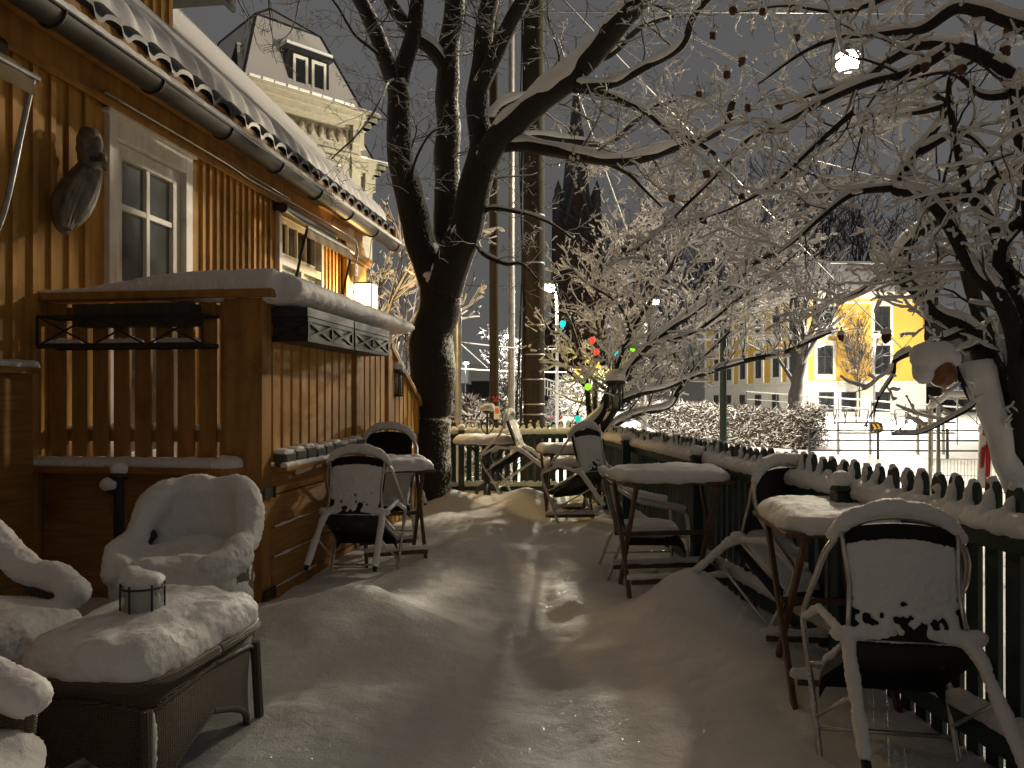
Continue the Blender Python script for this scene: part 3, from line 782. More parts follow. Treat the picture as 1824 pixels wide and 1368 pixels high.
def chair_parts(root, tilt, yaw_snow=True, seed=0, legs_snow=True):
    ty = .27
    T = Matrix.Translation((0, ty, 0)) @ Matrix.Rotation(-tilt, 4, 'X') @ Matrix.Translation((0, -ty, 0))
    hoop_l = [V(p) for p in ((-.25, .27, 0), (-.255, .255, .30), (-.265, .25, .54), (-.272, .21, .63), (-.275, .06, .665), (-.27, -.10, .70), (-.245, -.22, .77), (-.18, -.285, .835), (-.09, -.312, .866), (0, -.32, .875))]
    hoop = cr(hoop_l, 5); hoop = hoop + [V((-p.x, p.y, p.z)) for p in hoop[-2::-1]]
    f = MB(T)
    f.tube(hoop, .0125, 8)
    fr = f.build('hoop_frame', 'alu', root, smooth=True, world=False)
    for sx in (-1, 1):
        c = MB(T); c.tube([V((sx * .195, .10, .43)), V((sx * .20, -.18, .445)), V((sx * .215, -.24, .36)), V((sx * .235, -.37, 0))], .0125, 8); lg = c.build('rear_leg', 'alu', root, smooth=True, world=False)
        c = MB(T); d = (V((sx * .235, -.37, 0)) - V((sx * .215, -.24, .36))).normalized(); p = V((sx * .235, -.37, 0)); c.tube([p - d * .03, p + d * .006], .0155, 8); c.build('foot_cap', 'rubber', lg, world=False)
    c = MB(T)
    c.tube([V((-.25, .262, .2)), V((.25, .262, .2))], .009, 6); c.tube([V((-.21, -.19, .445)), V((.21, -.19, .445))], .0125, 8)
    for sx in (-1, 1):
        c.tube([V((sx * .252, .258, .24)), V((sx * .222, -.27, .24))], .008, 6); c.tube([V((sx * .20, -.19, .445)), V((sx * .185, -.25, .62)), V((sx * .20, -.295, .815))], .010, 6)
        c.tube([V((sx * .262, .25, .445)), V((sx * .20, .20, .44))], .010, 6)
    c.build('stretcher', 'alu', root, smooth=True, world=False)
    # woven seat with its skirt
    c = MB(T); n = 16
    def seat(u, v, th=0):
        x = (u - .5) * 2; y = -.20 + v * .44
        wd = .205 + .03 * v
        z = .45 - .018 * (1 - x * x) * (1 - (2 * v - 1) ** 2) - .07 * max(0, (v - .86) / .14) ** 2 - .05 * max(0, abs(x) - .88) / .12 - th
        return V((x * wd, y, z))
    c.grid(lambda u, v: seat(u, v), n, n); c.grid(lambda u, v: seat(1 - u, v, .022), n, n)
    for a in (0, 1): c.grid(lambda u, v: seat(a, u, .022 * v), n, 2)
    for a in (0, 1): c.grid(lambda u, v: seat(u, a, .022 * v), n, 2)
    c.build('seat', 'rattan', root, smooth=True, world=False)
    # woven back, curved, wider at the top
    c = MB(T)
    def back(u, v, th=0):
        x = (u - .5) * 2; wd = .172 + .030 * v
        yb = -.215 - .035 * v - .05 * v * v; z = .44 + .40 * v - .02 * x * x * v
        return V((x * wd, yb + .03 * x * x - th, z))
    c.grid(lambda u, v: back(u, v), n, n); c.grid(lambda u, v: back(1 - u, v, .016), n, n)
    for a in (0, 1): c.grid(lambda u, v: back(a, u, .016 * v), n, 2); c.grid(lambda u, v: back(u, a, .016 * v), n, 2)
    rim = [back(k / 14, 1, .008) for k in range(15)]; c.tube(rim, .013, 6)
    for a in (0, 1): c.tube([back(a, k / 8, .008) for k in range(9)], .011, 6)
    c.build('backrest', 'rattan', root, smooth=True, world=False)
    # snow, lying as it fell on the chair as it stands now
    s = MB()
    arch = [T @ p for p in hoop if p.z > .79]
    snow_on(s, lift(arch, .012), .034, seed, 1.05)
    if tilt > .1:
        for i in range(32):
            for j in range(36):
                u, v = .03 + .94 * i / 31, .06 + .80 * j / 35
                nz = noise.noise(V((u * 5, v * 5, seed * 3.3))) + noise.noise(V((u * 19, v * 19, seed))) * .8
                th = .012 + .008 * nz + .006 * v
                rk = random.Random(i * 977 + j * 31 + seed).random()
                if rk > sm(-.05, .60, v) * 1.0 + .5 * noise.noise(V((u * 12, v * 14, seed))): continue
                if 0 and sm(-.02, .62, v) * 1.25 - .50 + .55 * noise.noise(V((u * 22, v * 24, seed * 2.1))) + .62 * noise.noise(V((u * 41, v * 45, seed * 1.1))) < 0: continue
                p = T @ back(u, v, .016)
                s.ball(p + V((0, -.004, 0)), (.0105, th, .011), 6, 5)
        for i in range(18):
            for j in range(16):
                u, v = .06 + .88 * i / 17, .10 + .82 * j / 15
                th = .016 + .012 * noise.noise(V((u * 5, v * 5, seed * 1.7)))
                if th > .006: s.ball(T @ (seat(u, v) + V((0, 0, .006))), (.018, .018, th), 6, 5)
        snow_on(s, lift([T @ V((-.235, -.19, .445)), T @ V((.235, -.19, .445))], .006), .030, seed + 1)
        if legs_snow:
            for sx in (-1, 1): snow_on(s, lift([T @ V((sx * .20, -.19, .445)), T @ V((sx * .215, -.24, .36)), T @ V((sx * .234, -.355, .03))], .004), .030, seed + 2 + sx, 1.0)
        for sx in (-1, 1):
            snow_on(s, lift([T @ V((sx * .254, .255, .20)), T @ V((sx * .262, .25, .40))], .0), .016, seed + 4 + sx)
            snow_on(s, lift([T @ V((sx * .21, -.18, .45)), T @ V((sx * .25, .0, .60)), T @ V((sx * .268, .20, .62))], 0), .020, seed + 6 + sx)
    else:
        s.pad((0, .02, .435), .205, .21, .085)
        for sx in (-1, 1): snow_on(s, lift([V((sx * .272, .21, .635)), V((sx * .275, .06, .665)), V((sx * .27, -.10, .70))], .008), .026, seed + sx)
        for i in range(14):
            for j in range(8):
                u, v = .06 + .88 * i / 13, .25 + .5 * j / 7
                if noise.noise(V((u * 6, v * 6, seed))) > -.1: s.ball(back(u, v), (.014, .012, .014), 6, 5)
    fluffy(s.build('snow', 'snow', root, smooth=True, world=False), .0085, .010, .012)

CH = 'rattan bistro chairs tipped against the tables'
def chair(label, px, py, Y, yaw, tilt=R(30), sink=.13, proto=None, group=CH, seed=0):
    p = P(px, py, Y); z = gz(p.x, p.y) - sink
    o = thing('bistro_chair', label, 'chair', (p.x, p.y, z), yaw, group)
    chair_parts(o, tilt, seed=seed)
    o.scale = (.945 if seed == 1 else .96,) * 3
    return o
# yaw 0 looks away from the camera, +90 deg looks left
chair('rattan chair nearest the camera, tipped forward and seen from behind by the right fence', 1632, 1200, 2.52, R(-10), sink=.11, seed=1)
chair('tipped rattan chair facing the right fence, left of the nearest snowy wooden table', 1338, 1100, 4.32, R(-152), R(32), sink=.19, seed=2)
chair('tipped rattan chair seen from behind beside the porch hatch boards at left', 628, 980, 5.25, R(-4), R(27), sink=.12, seed=3)
chair('rattan chair facing the camera behind the snowy table next to the big tree trunk', 702, 900, 6.75, R(176), R(30), sink=.06, seed=4)
chair('rattan chair at the far picket fence tipped left against the pedestal table', 948, 880, 8.85, R(78), R(34), sink=.10, seed=5)
chair('rattan chair with a broad snowy back beside the low bench and far wooden table', 1066, 930, 7.3, R(42), R(28), sink=.10, seed=6)
chair('upright rattan chair tucked under the snowy table halfway along the right fence', 1150, 980, 5.55, R(-88), 0, sink=.14, seed=7)

def folding_table(label, loc, yaw, w=.62, d=.62, snow=.085, tilt=0., group='folding wooden tables under snow', seed=0, h=.72, round_=5.):
    o = thing('folding_table', label, 'table', loc, yaw, group)
    c = MB()
    n = 7
    for k in range(n): c.box((0, -d / 2 + d * (k + .5) / n, h - .011), (w - .04, d / n - .006, .018))
    c.box((w / 2 - .01, 0, h - .012), (.035, d, .022)); c.box((-w / 2 + .01, 0, h - .012), (.035, d, .022))
    for sx in (-1, 1): c.box((sx * (w / 2 - .09), 0, h - .036), (.03, d - .06, .026))
    c.build('tabletop', 'wood', o, world=False, bevel=.003)
    for k, (sx, fl) in enumerate(((-1, 1), (1, 1), (-1, -1), (1, -1))):
        x = sx * (w / 2 - (.05 if fl > 0 else .085)); c = MB()
        c.bar((x, fl * (d / 2 - .05), h - .03), (x, -fl * (d / 2 - .02), -.12), .022, .04); c.build('leg', 'wood', o, world=False, bevel=.003)
    for fl in (1, -1): c = MB(); c.bar((-(w / 2 - .05), -fl * (d / 2 - .04), .10), (w / 2 - .05, -fl * (d / 2 - .04), .10), .022, .034); c.build('stretcher', 'wood', o, world=False, bevel=.003)
    c = MB(); c.bar((-(w / 2 - .05), .0, .36), (w / 2 - .05, .0, .36), .022, .03); c.build('stretcher', 'wood', o, world=False, bevel=.003)
    s = MB(); s.pad((0, 0, h), w / 2 + .004, d / 2 + .004, snow, 0, round_, 9, 64, .012, .008, seed)
    fluffy(s.build('snow_top', 'snow', o, smooth=True, world=False), .013, .022, .006)
    for fl in (1, -1): s = MB(); snow_on(s, [V((-(w / 2 - .04), -fl * (d / 2 - .04), .117)), V((w / 2 - .04, -fl * (d / 2 - .04), .117))], .024, seed); fluffy(s.build('stretcher_snow', 'snow', o, smooth=True, world=False), .012, .012)
    return o
def ft(label, px, Y, yaw, dz=0., **k):
    x = (px - 912) / FPX * Y
    return folding_table(label, (x, Y, gz(x, Y) - .07 + dz), yaw, **k)
ft('snowy folding wooden table nearest the camera between two tipped chairs', 1476, 3.46, R(-6), w=.52, d=.66, seed=1, dz=.06)
ft('snowy folding table between two chairs beside the trunk of the big tree', 700, 5.98, R(18), w=.55, d=.55, seed=2, dz=.05)
ft('snowy folding wooden table furthest along the right fence before the small tree', 1010, 7.85, R(6), w=.56, d=.6, seed=3)
ft('snowy folding table halfway along the right fence with the upright chair under it', 1188, 5.02, R(7), w=.70, d=.52, seed=4, dz=.06)
# pedestal table at the far fence
def pedestal(loc):
    o = thing('pedestal_table', 'snowy round table on an ornate iron pedestal at the far picket fence', 'table', loc)
    c = MB(); c.lathe([(.38, .70), (.39, .71), (.39, .725), (.38, .73)], (0, 0, 0), 32); c.build('tabletop', 'dark_wood', o, world=False)
    c = MB(); c.lathe([(.06, .0), (.045, .1), (.03, .2), (.05, .33), (.028, .42), (.03, .55), (.07, .66), (.09, .70)], (0, 0, 0), 12)
    for k in range(3):
        a = k * 2 * PI / 3 + .4; q = lambda r, z: V((r * math.cos(a), r * math.sin(a), z))
        c.tube(cr([q(.04, .22), q(.12, .18), q(.20, .06), q(.28, .0), q(.31, .03)], 5), .022, 8); c.tube(cr([q(.04, .50), q(.12, .53), q(.20, .62), q(.30, .69)], 5), .016, 8)
    c.build('pedestal', 'dark', o, smooth=True, world=False)
    s = MB(); s.pad((0, 0, .73), .40, .40, .09, 0, 2.0, 9, 56, .015); fluffy(s.build('snow_top', 'snow', o, smooth=True, world=False), .016, .022)
    return o
x_, y_ = (868 - 912) / FPX * 9.2, 9.2
ped = pedestal((x_, y_, gz(x_, y_) - .06))
# wire candle stand on it
zt = gz(x_, y_) + .73
A = thing('candle_stand', 'thin iron candle stand with a ball of snow, standing on the pedestal table', 'candle stand', (x_, y_ - .02, zt))
c = MB(); c.tube([V((0, 0, -.02)), V((0, 0, .29))], .012, 6)
for sx in (-1, 1): c.tube(cr([V((0, 0, .02)), V((sx * .07, 0, .11)), V((sx * .06, 0, .18)), V((0, 0, .25))], 5), .008, 6)
c.lathe([(.03, .28), (.06, .30), (.06, .315)], (0, 0, 0), 10); c.build('stand', 'dark', A, world=False)
c = MB(); c.ball((0, 0, .345), (.095, .08, .05)); c.ball((.04, 0, .37), (.05, .05, .04)); fluffy(c.build('snow_cap', 'snow', A, smooth=True, world=False), .014, .02)
# low bench with snow behind the far wooden table
bx_, by_ = (1022 - 912) / FPX * 8.5, 8.5
A = thing('low_bench', 'low dark bench with a snow cushion beside the small tree, behind the far table', 'bench', (bx_, by_, gz(bx_, by_) - .05), R(5))
c = MB()
for k in range(3): c.box((0, -.14 + k * .14, .48), (.70, .12, .03))
c.build('seat', 'dark_wood', A, world=False, bevel=.004)
for sx in (-1, 1):
    for sy in (-1, 1): c = MB(); c.bar((sx * .3, sy * .14, .465), (sx * .33, sy * .19, -.1), .04, .04); c.build('leg', 'dark_wood', A, world=False)
c = MB(); c.bar((-.31, 0, .2), (.31, 0, .2), .03, .05); c.build('shelf', 'dark_wood', A, world=False)
s = MB(); s.pad((0, 0, .495), .36, .21, .10); fluffy(s.build('snow_top', 'snow', A, smooth=True, world=False), .016, .02)

# ------------------------------------------------------------------ wicker lounge set
def wicker_chair(label, loc, yaw, seed=0, W=.37, D=.37, inner=.28, HC=1.22, fill=1.):
    """barrel wicker armchair, facing -y in its own frame"""
    o = thing('wicker_armchair', label, 'armchair', loc, yaw, 'brown wicker armchairs deep in snow')
    def shell(u, v, off=0.):
        a = (u - .5) * 2 * R(142)                     # 0 is the middle of the back
        k = (abs(math.cos(a)) ** 2.8 + abs(math.sin(a)) ** 2.8) ** (-1 / 2.8)
        top = .60 + .24 * sm(1.55, .55, abs(a)) - .05 * sm(1.7, 2.4, abs(a))
        fl = 1 + .10 * v * sm(.3, 1, v)
        r = (W + off) * k * (.92 + .08 * fl)
        z = .06 + (top - .06) * v
        return V((math.sin(a) * r * 1.02, math.cos(a) * (D + off) * k * fl * (1. if math.cos(a) > 0 else .98), z))
    def hole(u, v):
        a = (u - .5) * 2 * R(142)
        return ((abs(a) - HC) / .30) ** 2 + ((v - .76) / .15) ** 2 < 1
    c = MB(); NU, NV = 96, 34
    for off, fl in ((0., False), (-.035, True)):
        idx = {}
        for i in range(NU):
            for j in range(NV): idx[i, j] = len(c.v); c.v.append(shell(i / (NU - 1), j / (NV - 1), off))
        for i in range(NU - 1):
            for j in range(NV - 1):
                if hole((i + .5) / (NU - 1), (j + .5) / (NV - 1)): continue
                q = (idx[i, j], idx[i + 1, j], idx[i + 1, j + 1], idx[i, j + 1]); c.f.append(q[::-1] if fl else q)
    c.grid(lambda u, v: shell(u, 1, -.035 * v), NU, 2)
    for a in (0, 1): c.grid(lambda u, v: shell(a, u, -.035 * v), NV, 2)
    c.build('shell', 'wicker', o, smooth=True, world=False)
    c = MB(); c.tube([shell(k / 60, 1, -.017) for k in range(61)], .026, 8)
    for a in (0, 1): c.tube([shell(a, k / 10, -.017) for k in range(11)], .022, 8)
    for sg in (-1, 1):
        ring = []
        for k in range(25):
            t = 2 * PI * k / 24; a = sg * (HC + .30 * math.cos(t)); v = .76 + .15 * math.sin(t)
            ring.append(shell(.5 + a / 2 / R(142), v, -.017))
        c.tube(ring, .018, 6)
    c.build('rolled_rim', 'wicker', o, smooth=True, world=False)
    c = MB(); c.pad((0, -.02, .30), W * .93, D * .95, .10, 0, 3.5); c.grid(lambda u, v: V(((u - .5) * 2 * W * .88, -D * .93 - .01 * math.sin(u * PI), .08 + .27 * v)), 12, 4); c.build('seat', 'wicker', o, smooth=True, world=False)
    for sx in (-1, 1):
        for sy in (-1, 1): c = MB(); c.tube([V((sx * W * .78, sy * D * .78, .32)), V((sx * W * .84, sy * D * .84, -.12))], .022, 8); c.build('leg', 'wicker', o, world=False)
    s = MB()
    for k in range(110):                                # roll of snow on the rim
        u = .012 + .976 * k / 109; a = abs((u - .5) * 2 * R(142))
        th = (.078 - .012 * sm(.8, 2., a)) * (1 + .22 * noise.noise(V((k * .13, seed, 2))))
        s.ball(shell(u, 1, -.02) + V((0, 0, th * .18)), (th, th, th * .85), 8, 6); (s.ball(shell(u, .93, .0), (th * .75, th * .75, th * .7), 8, 6) if a < .85 or inner > .4 and a > 1.7 else None)
    for i in range(46):                                 # snow plastered on the inside of the back
        for j in range(14):
            u = .5 - inner + 2 * inner * i / 45; v = .52 + .46 * j / 13; a = abs((u - .5) * 2 * R(142))
            if ((a - HC) / .40) ** 2 + ((v - .74) / .23) ** 2 < 1: continue
            th = .035 + .035 * (1 - v) + .02 * noise.noise(V((i * .3, j * .3, seed)))
            s.ball(shell(u, v, -.035), (th, th, th), 6, 5)
    s.pad((0, -.03, .40), W * .97, D * 1.0, .20 * fill, 0, 3.0, 9, 50, .03)
    if fill > .9: s.ball((0, .14, .50), (.25, .16, .13), 14, 9); s.ball((.06, -.22, .46), (.24, .14, .10), 14, 9)
    for k in range(46 if inner > .4 else 0):                                 # crust on the arm fronts
        sg = -1 if k % 2 else 1
        s.ball(shell(0 if sg < 0 else 1, .55 + .45 * (k / 46), -.01) + V((0, -.01, 0)), (.04, .025, .03), 6, 5)
    fluffy(s.build('snow', 'snow', o, smooth=True, world=False), .011, .022, .014)
    return o
def wc(label, x, y, yaw, dz=0., **k): return wicker_chair(label, (x, y, gz(x, y) - .06 + dz), yaw, **k)
wc('brown wicker armchair full of snow facing the camera in front of the porch', -1.60, 3.78, R(3), seed=1, dz=.03, inner=.44, W=.29, D=.31)
wc('brown wicker armchair deep in snow at the left edge with a dark oval hole', -2.13, 3.02, R(74), seed=2, dz=.0, W=.32, D=.33, fill=.75)
wc('brown wicker armchair nearest the camera, one snowy arm showing in the corner', -1.53, 1.80, R(98), seed=3, dz=.0, W=.31, D=.32, fill=.45)
# coffee table
cx_, cy_, cyaw = -1.30, 2.80, R(-9)
A = thing('wicker_coffee_table', 'brown wicker coffee table with a glass top under a thick snow cushion', 'coffee table', (cx_, cy_, gz(cx_, cy_) - .03), cyaw)
hw_, hd_ = .24, .39
def skirt(u, v, off=0.):
    a = u * 2 * PI; e = 5.; k = (abs(math.cos(a)) ** e + abs(math.sin(a)) ** e) ** (-1 / e)
    ct, st_ = math.cos(a), math.sin(a)
    arch = max(0, 1 - min(abs(ct), abs(st_)) / max(abs(ct), abs(st_)) * 1.12)
    bot = .02 + .19 * math.sqrt(max(0, arch)) if arch > 0 else .02
    z = .43 - (.43 - bot) * v
    g = 1 - .07 * math.sin(v * PI * .8)
    return V((ct * k * (hw_ + off) * g, st_ * k * (hd_ + off) * g, z))
c = MB(); c.grid(lambda u, v: skirt(u, v), 160, 16, True); c.grid(lambda u, v: skirt(1 - u, v, -.02), 160, 16, True); c.grid(lambda u, v: skirt(u, 1, -.02 * v), 160, 2, True)
c.build('skirt', 'wicker', A, smooth=True, world=False)
c = MB(); c.tube([skirt(k / 120, 0, .004) for k in range(121)], .02, 8); c.tube([skirt(k / 120, 1, -.01) + V((0, 0, .0)) for k in range(121)], .014, 6); c.tube([skirt(k / 120, .22, .003) for k in range(121)], .008, 6); c.build('rolled_rim', 'wicker', A, smooth=True, world=False)
c = MB(); c.pad((0, 0, .437), hw_ - .0, hd_ - .0, .012, 0, 6.); c.build('glass_top', 'glass', A, smooth=True, world=False)
for sx in (-1, 1):
    for sy in (-1, 1): c = MB(); c.tube([V((sx * hw_ * .86, sy * hd_ * .9, .35)), V((sx * hw_ * .93, sy * hd_ * .96, -.12))], .02, 8); c.build('leg', 'wicker', A, world=False)
s = MB(); s.pad((-.008, .01, .449), hw_ + .010, hd_ + .010, .125, 0, 5., 10, 90, .02, .012, 2.); s.ball((0, .02, .545), (.17, .26, .05), 14, 9)
fluffy(s.build('snow_top', 'snow', A, smooth=True, world=False), .010, .011, .009)
s = MB()
for k in range(40):
    v = k / 40; p = skirt(.874 + .012 * noise.noise(V((k, 0, 0))), .25 + .7 * v, .004); s.ball(p, (.028, .028, .022), 6, 5)
fluffy(s.build('corner_snow', 'snow', A, smooth=True, world=False), .011, .016)
# tea light holder on it
hp = P(254, 1100, 2.74); hz = gz(cx_, cy_) + .55
A = thing('candle_holder', 'round glass candle holder heaped with snow in the middle of the coffee table', 'candle holder', (hp.x, hp.y, hz))
c = MB()
for k in range(6):
    a = k * PI / 3 + .35; c.tube([V((.072 * math.cos(a), .072 * math.sin(a), -.01)), V((.072 * math.cos(a), .072 * math.sin(a), .10))], .0035, 5)
for z in (.085,): c.tube([V((.072 * math.cos(k * PI / 18), .072 * math.sin(k * PI / 18), z)) for k in range(37)], .004, 5)
c.build('wire_frame', 'dark', A, world=False)
c = MB(); c.tube([V((0, 0, -.02)), V((0, 0, .085))], .068, 24, False); c.build('glass', 'clear', A, smooth=True, world=False)
c = MB(); c.ball((-.005, .02, .095), (.075, .075, .04), 12, 8); c.ball((-.03, .03, .11), (.05, .05, .03), 12, 8); c.ball((-.06, .05, .09), (.05, .06, .06)); c.ball((0, 0, .02), (.06, .06, .07))
fluffy(c.build('snow_heap', 'snow', A, smooth=True, world=False), .011, .03, .008)
# dark stake with two caps of snow behind the armchair
sp = P(212, 862, 4.35)
A = thing('garden_stake', 'dark iron stake with two small caps of snow behind the wicker armchair', 'stake', (sp.x, sp.y, 0))
c = MB(); c.tube([V((sp.x, sp.y, 0)), V((sp.x, sp.y, sp.z + .06))], .03, 8); c.tube([V((sp.x, sp.y, sp.z - .05)), V((sp.x - .05, sp.y - .03, sp.z - .02))], .025, 8); c.lathe([(.04, 0), (.055, .02), (.04, .05)], (sp.x, sp.y, sp.z + .02), 10); c.build('stake', 'dark', A)
c = MB(); c.ball((sp.x, sp.y, sp.z + .085), (.05, .05, .045)); c.ball((sp.x - .045, sp.y - .03, sp.z + .0), (.05, .04, .04)); fluffy(c.build('snow_cap', 'snow', A, smooth=True), .012, .016)

# ------------------------------------------------------------------ picket fences
def fence(label, A, B, post_at, seed, side):
    """pickets on the far face, rails and snow toward the garden (side = unit vector into the garden)"""
    A, B = V((*A, 0)), V((*B, 0)); u = (B - A).normalized(); L = (B - A).length; nrm = V((*side, 0)).normalized()
    o = thing('picket_fence', label, 'fence', tuple(A), 0)
    rng = random.Random(seed); zg = lambda p: 0.
    c = MB(); tips = []
    k = 0; s = .04
    while s < L:
        p = A + u * s; w = .066 * rng.uniform(.94, 1.06); h = 1.0 + rng.uniform(-.012, .012); th = .02; lean = rng.uniform(-.006, .006)
        poly = []
        for (x, z) in ((-w / 2, -.12), (w / 2, -.12), (w / 2, h - .05), (w * .45, h - .026), (w * .3, h - .008), (w * .12, h), (-w * .12, h), (-w * .3, h - .008), (-w * .45, h - .026), (-w / 2, h - .05)):
            poly.append(p + u * (x + lean * z) + V((0, 0, z)))
        c.prism(poly, -nrm * th); tips.append((p + u * lean - nrm * th / 2, h)); s += .1
    c.build('picket_panel', 'green', o)
    for nm, z0, z1 in (('top_rail', .785, .862), ('bottom_rail', .09, .165)):
        c = MB(); c.bar(A + nrm * .036 + V((0, 0, (z0 + z1) / 2)), B + nrm * .036 + V((0, 0, (z0 + z1) / 2)), .07, z1 - z0); c.build(nm, 'green', o, bevel=.004)
    for s in post_at:
        p = A + u * s + nrm * .11; c = MB(); c.box(p + V((0, 0, .375)), (.075, .075, 1.0), Matrix.Rotation(math.atan2(u.y, u.x), 3, 'Z')); c.lathe([(.05, 0), (.055, .015), (.03, .03)], p + V((0, 0, .875)), 8); pp = c.build('post', 'green', o, bevel=.006)
        sc = MB(); sc.ball(p + V((0, 0, .93)), (.05, .05, .042)); fluffy(sc.build('snow_cap', 'snow', pp, smooth=True), .012, .015)
    c = MB(); n = int(L / .028)
    for k in range(n):
        s = (k + .5) * .028; p = A + u * s + nrm * (.044 + .006 * noise.noise(V((s * 3, seed, 0)))); ph = abs(((s - .04) / .1 + .5) % 1 - .5)
        th = .056 + .012 * noise.noise(V((s * 1.7, seed, 1))) - .016 * (ph > .3)
        c.ball(p + V((0, 0, .858 + th * .3)), (.05, .052, th * .85), 8, 6)
    rail = c
    c = MB()
    for k in range(int(L / .03)):
        s = (k + .5) * .03; p = A + u * s + nrm * .04; ph = abs(((s - .04) / .1 + .5) % 1 - .5)
        th = .034 + .014 * noise.noise(V((s * 2.3, seed, 6))) + .02 * (ph < .25)
        c.ball(p + V((0, 0, .168 + th * .4)), (.04, .04, th), 6, 5)
    fluffy(c.build('bottom_snow', 'snow', o, smooth=True), .02, .02, .0)
    c = rail
    for i, (p, h) in enumerate(tips):
        a = .55 + .5 * noise.noise(V((i * .37, seed, 4)))
        c.ball(p + V((0, 0, h - .002)) + nrm * .004, (.022 * a + .008, .02, .012 + .008 * a), 6, 5)
        for q in range(1, 6):
            z = h - .01 - q * .022
            if noise.noise(V((i * .9, q * .7, seed))) > .15 - q * .14: c.ball(p + nrm * .012 + V((0, 0, z)) + u * rng.uniform(-.012, .012), (.022 + .004 * q, .010 + .003 * q, .02), 6, 5)
    fluffy(c.build('rail_snow', 'snow', o, smooth=True), .0115, .014, .006)
    return o
fence('long dark green picket fence under snow along the right side of the terrace', (FX(1.4), 1.4), (FX(9.95), 9.95), (.25, 2.15, 4.07, 6.05, 7.9), 1, (-1, -.1066))
fence('short dark green picket fence closing the far end of the terrace', (-2.4, 10.0), (.93, 10.0), (.5, 1.75, 3.2), 2, (0, -1))
# ------------------------------------------------------------------ trees
UP = V((0, 0, 1))
class Tree:
    def __init__(s, seed, snow=1.0, add=.006):
        s.trunk = MB(); s.twig = MB(); s.snow = MB(); s.rng = random.Random(seed); s.k = snow; s.add = add; s.addf = None; s.side = .42; s.lw = .80; s.nz = seed * 1.37
    def snowline(s, pts, rad, n):
        run = []; rr = []
        for i, (p, r) in enumerate(zip(pts, rad)):
            t = (pts[min(i + 1, len(pts) - 1)] - pts[max(i - 1, 0)])
            if t.length < 1e-9: continue
            t.normalize(); h = math.sqrt(max(0, 1 - t.z * t.z))
            ad = s.addf(p) if s.addf else s.add
            w = (r * s.lw + ad) * (h ** .8) * s.k * (1 + .55 * noise.noise(p * (7 if r < .02 else 3.5) + V((s.nz, 0, 0))))
            if h < .34 or w < .0012 or (r < .03 and noise.noise(p * 4.3 + V((0, s.nz, 0))) < -.30):
                if len(run) > 1: s.snow.tube(run, rr, n, True, 1.)
                run, rr = [], []; continue
            off = UP * (r * .62 + w * .38) if r < .028 else V((-.10 * r, -s.side * r, .52 * r + s.add))
            run.append(p + off); rr.append(w if 0 < i < len(pts) - 1 else w * .5)
        if len(run) > 1: s.snow.tube(run, rr, n, True, 1.)
    def limb(s, pts, r0, r1, big=True, m=6, n=9, snow=True, knob=.08):
        q = cr(pts, m); L = len(q)
        q = [p + noise.noise_vector(p * 2.2 + V((s.nz, 0, 0))) * r0 * .25 for p in q]
        rad = [(r0 + (r1 - r0) * i / (L - 1)) * (1 + knob * noise.noise(q[i] * 5 + V((0, 0, s.nz)))) for i in range(L)]
        (s.trunk if big else s.twig).tube(q, rad, n)
        if snow: s.snowline(q, rad, 7 if r0 > .02 else 4)
        return q, rad
    def grow(s, p, d, L, r, lvl, up=.05, wig=.35, seg=.09, dens=9., spread=(30, 70), ratio=(.35, .65), n=3, minr=.0022, sn=4):
        rng = s.rng; k = max(3, int(L / seg)); pts = [p.copy()]; dirs = [d.copy()]
        for i in range(k):
            d = (d + V((rng.gauss(0, wig), rng.gauss(0, wig), rng.gauss(0, wig) + up)) * .6).normalized()
            p = p + d * (L / k); pts.append(p.copy()); dirs.append(d.copy())
        rad = [max(minr, r * (1 - .72 * i / k)) for i in range(k + 1)]
        s.twig.tube(pts, rad, n, False)
        if s.k > 0: s.snowline(pts, rad, sn)
        if lvl > 0:
            c = max(2, int(L * dens))
            for j in range(c):
                t = .12 + .86 * (j + rng.random()) / c; i = min(k - 1, int(t * k)); f = t * k - i
                b = pts[i].lerp(pts[i + 1], f); dd = dirs[i]
                ax = dd.orthogonal().normalized(); ax.rotate(Matrix.Rotation(rng.uniform(0, 2 * PI), 3, dd))
                nd = dd.copy(); nd.rotate(Matrix.Rotation(R(rng.uniform(*spread)), 3, ax)); nd = (nd + UP * up * 2).normalized()
                s.grow(b, nd, L * rng.uniform(*ratio) * (1.1 - .4 * t), max(minr, r * (1 - .72 * t) * .62), lvl - 1, up, wig, seg * .8, dens * 1.35, spread, ratio, 3, minr, sn)
    def sprout(s, q, rad, step, L, lvl, up=.05, t0=.2, rk=.3, rmax=.012, **kw):
        """twigs all along a limb"""
        rng = s.rng; acc = rng.random() * step
        tot = sum((b - a).length for a, b in zip(q, q[1:])); run = 0
        for i, (a, b) in enumerate(zip(q, q[1:])):
            sl = (b - a).length; run += sl
            if run < t0 * tot: continue
            acc += sl
            while acc > step:
                acc -= step * rng.uniform(.6, 1.4)
                t = (b - a).normalized(); ax = t.orthogonal().normalized(); ax.rotate(Matrix.Rotation(rng.uniform(0, 2 * PI), 3, t))
                d = t.copy(); d.rotate(Matrix.Rotation(R(rng.uniform(35, 80)), 3, ax)); d = (d + UP * up).normalized()
                s.grow(a.lerp(b, rng.random()), d, L * rng.uniform(.5, 1.2), min(rmax, rad[i] * rk), lvl, up=up, **kw)
    def build(s, name, label, cat, loc, trunk_mat='bark', twig_mat='twig', group=None, snow_mat='snow'):
        o = thing(name, label, cat, loc, 0, group)
        if s.trunk.v: s.trunk.build('trunk', trunk_mat, o, smooth=True)
        if s.twig.v: s.twig.build('crown', twig_mat, o, smooth=True)
        if s.snow.v: s.snow.build('snow', snow_mat, o, smooth=True)
        return o
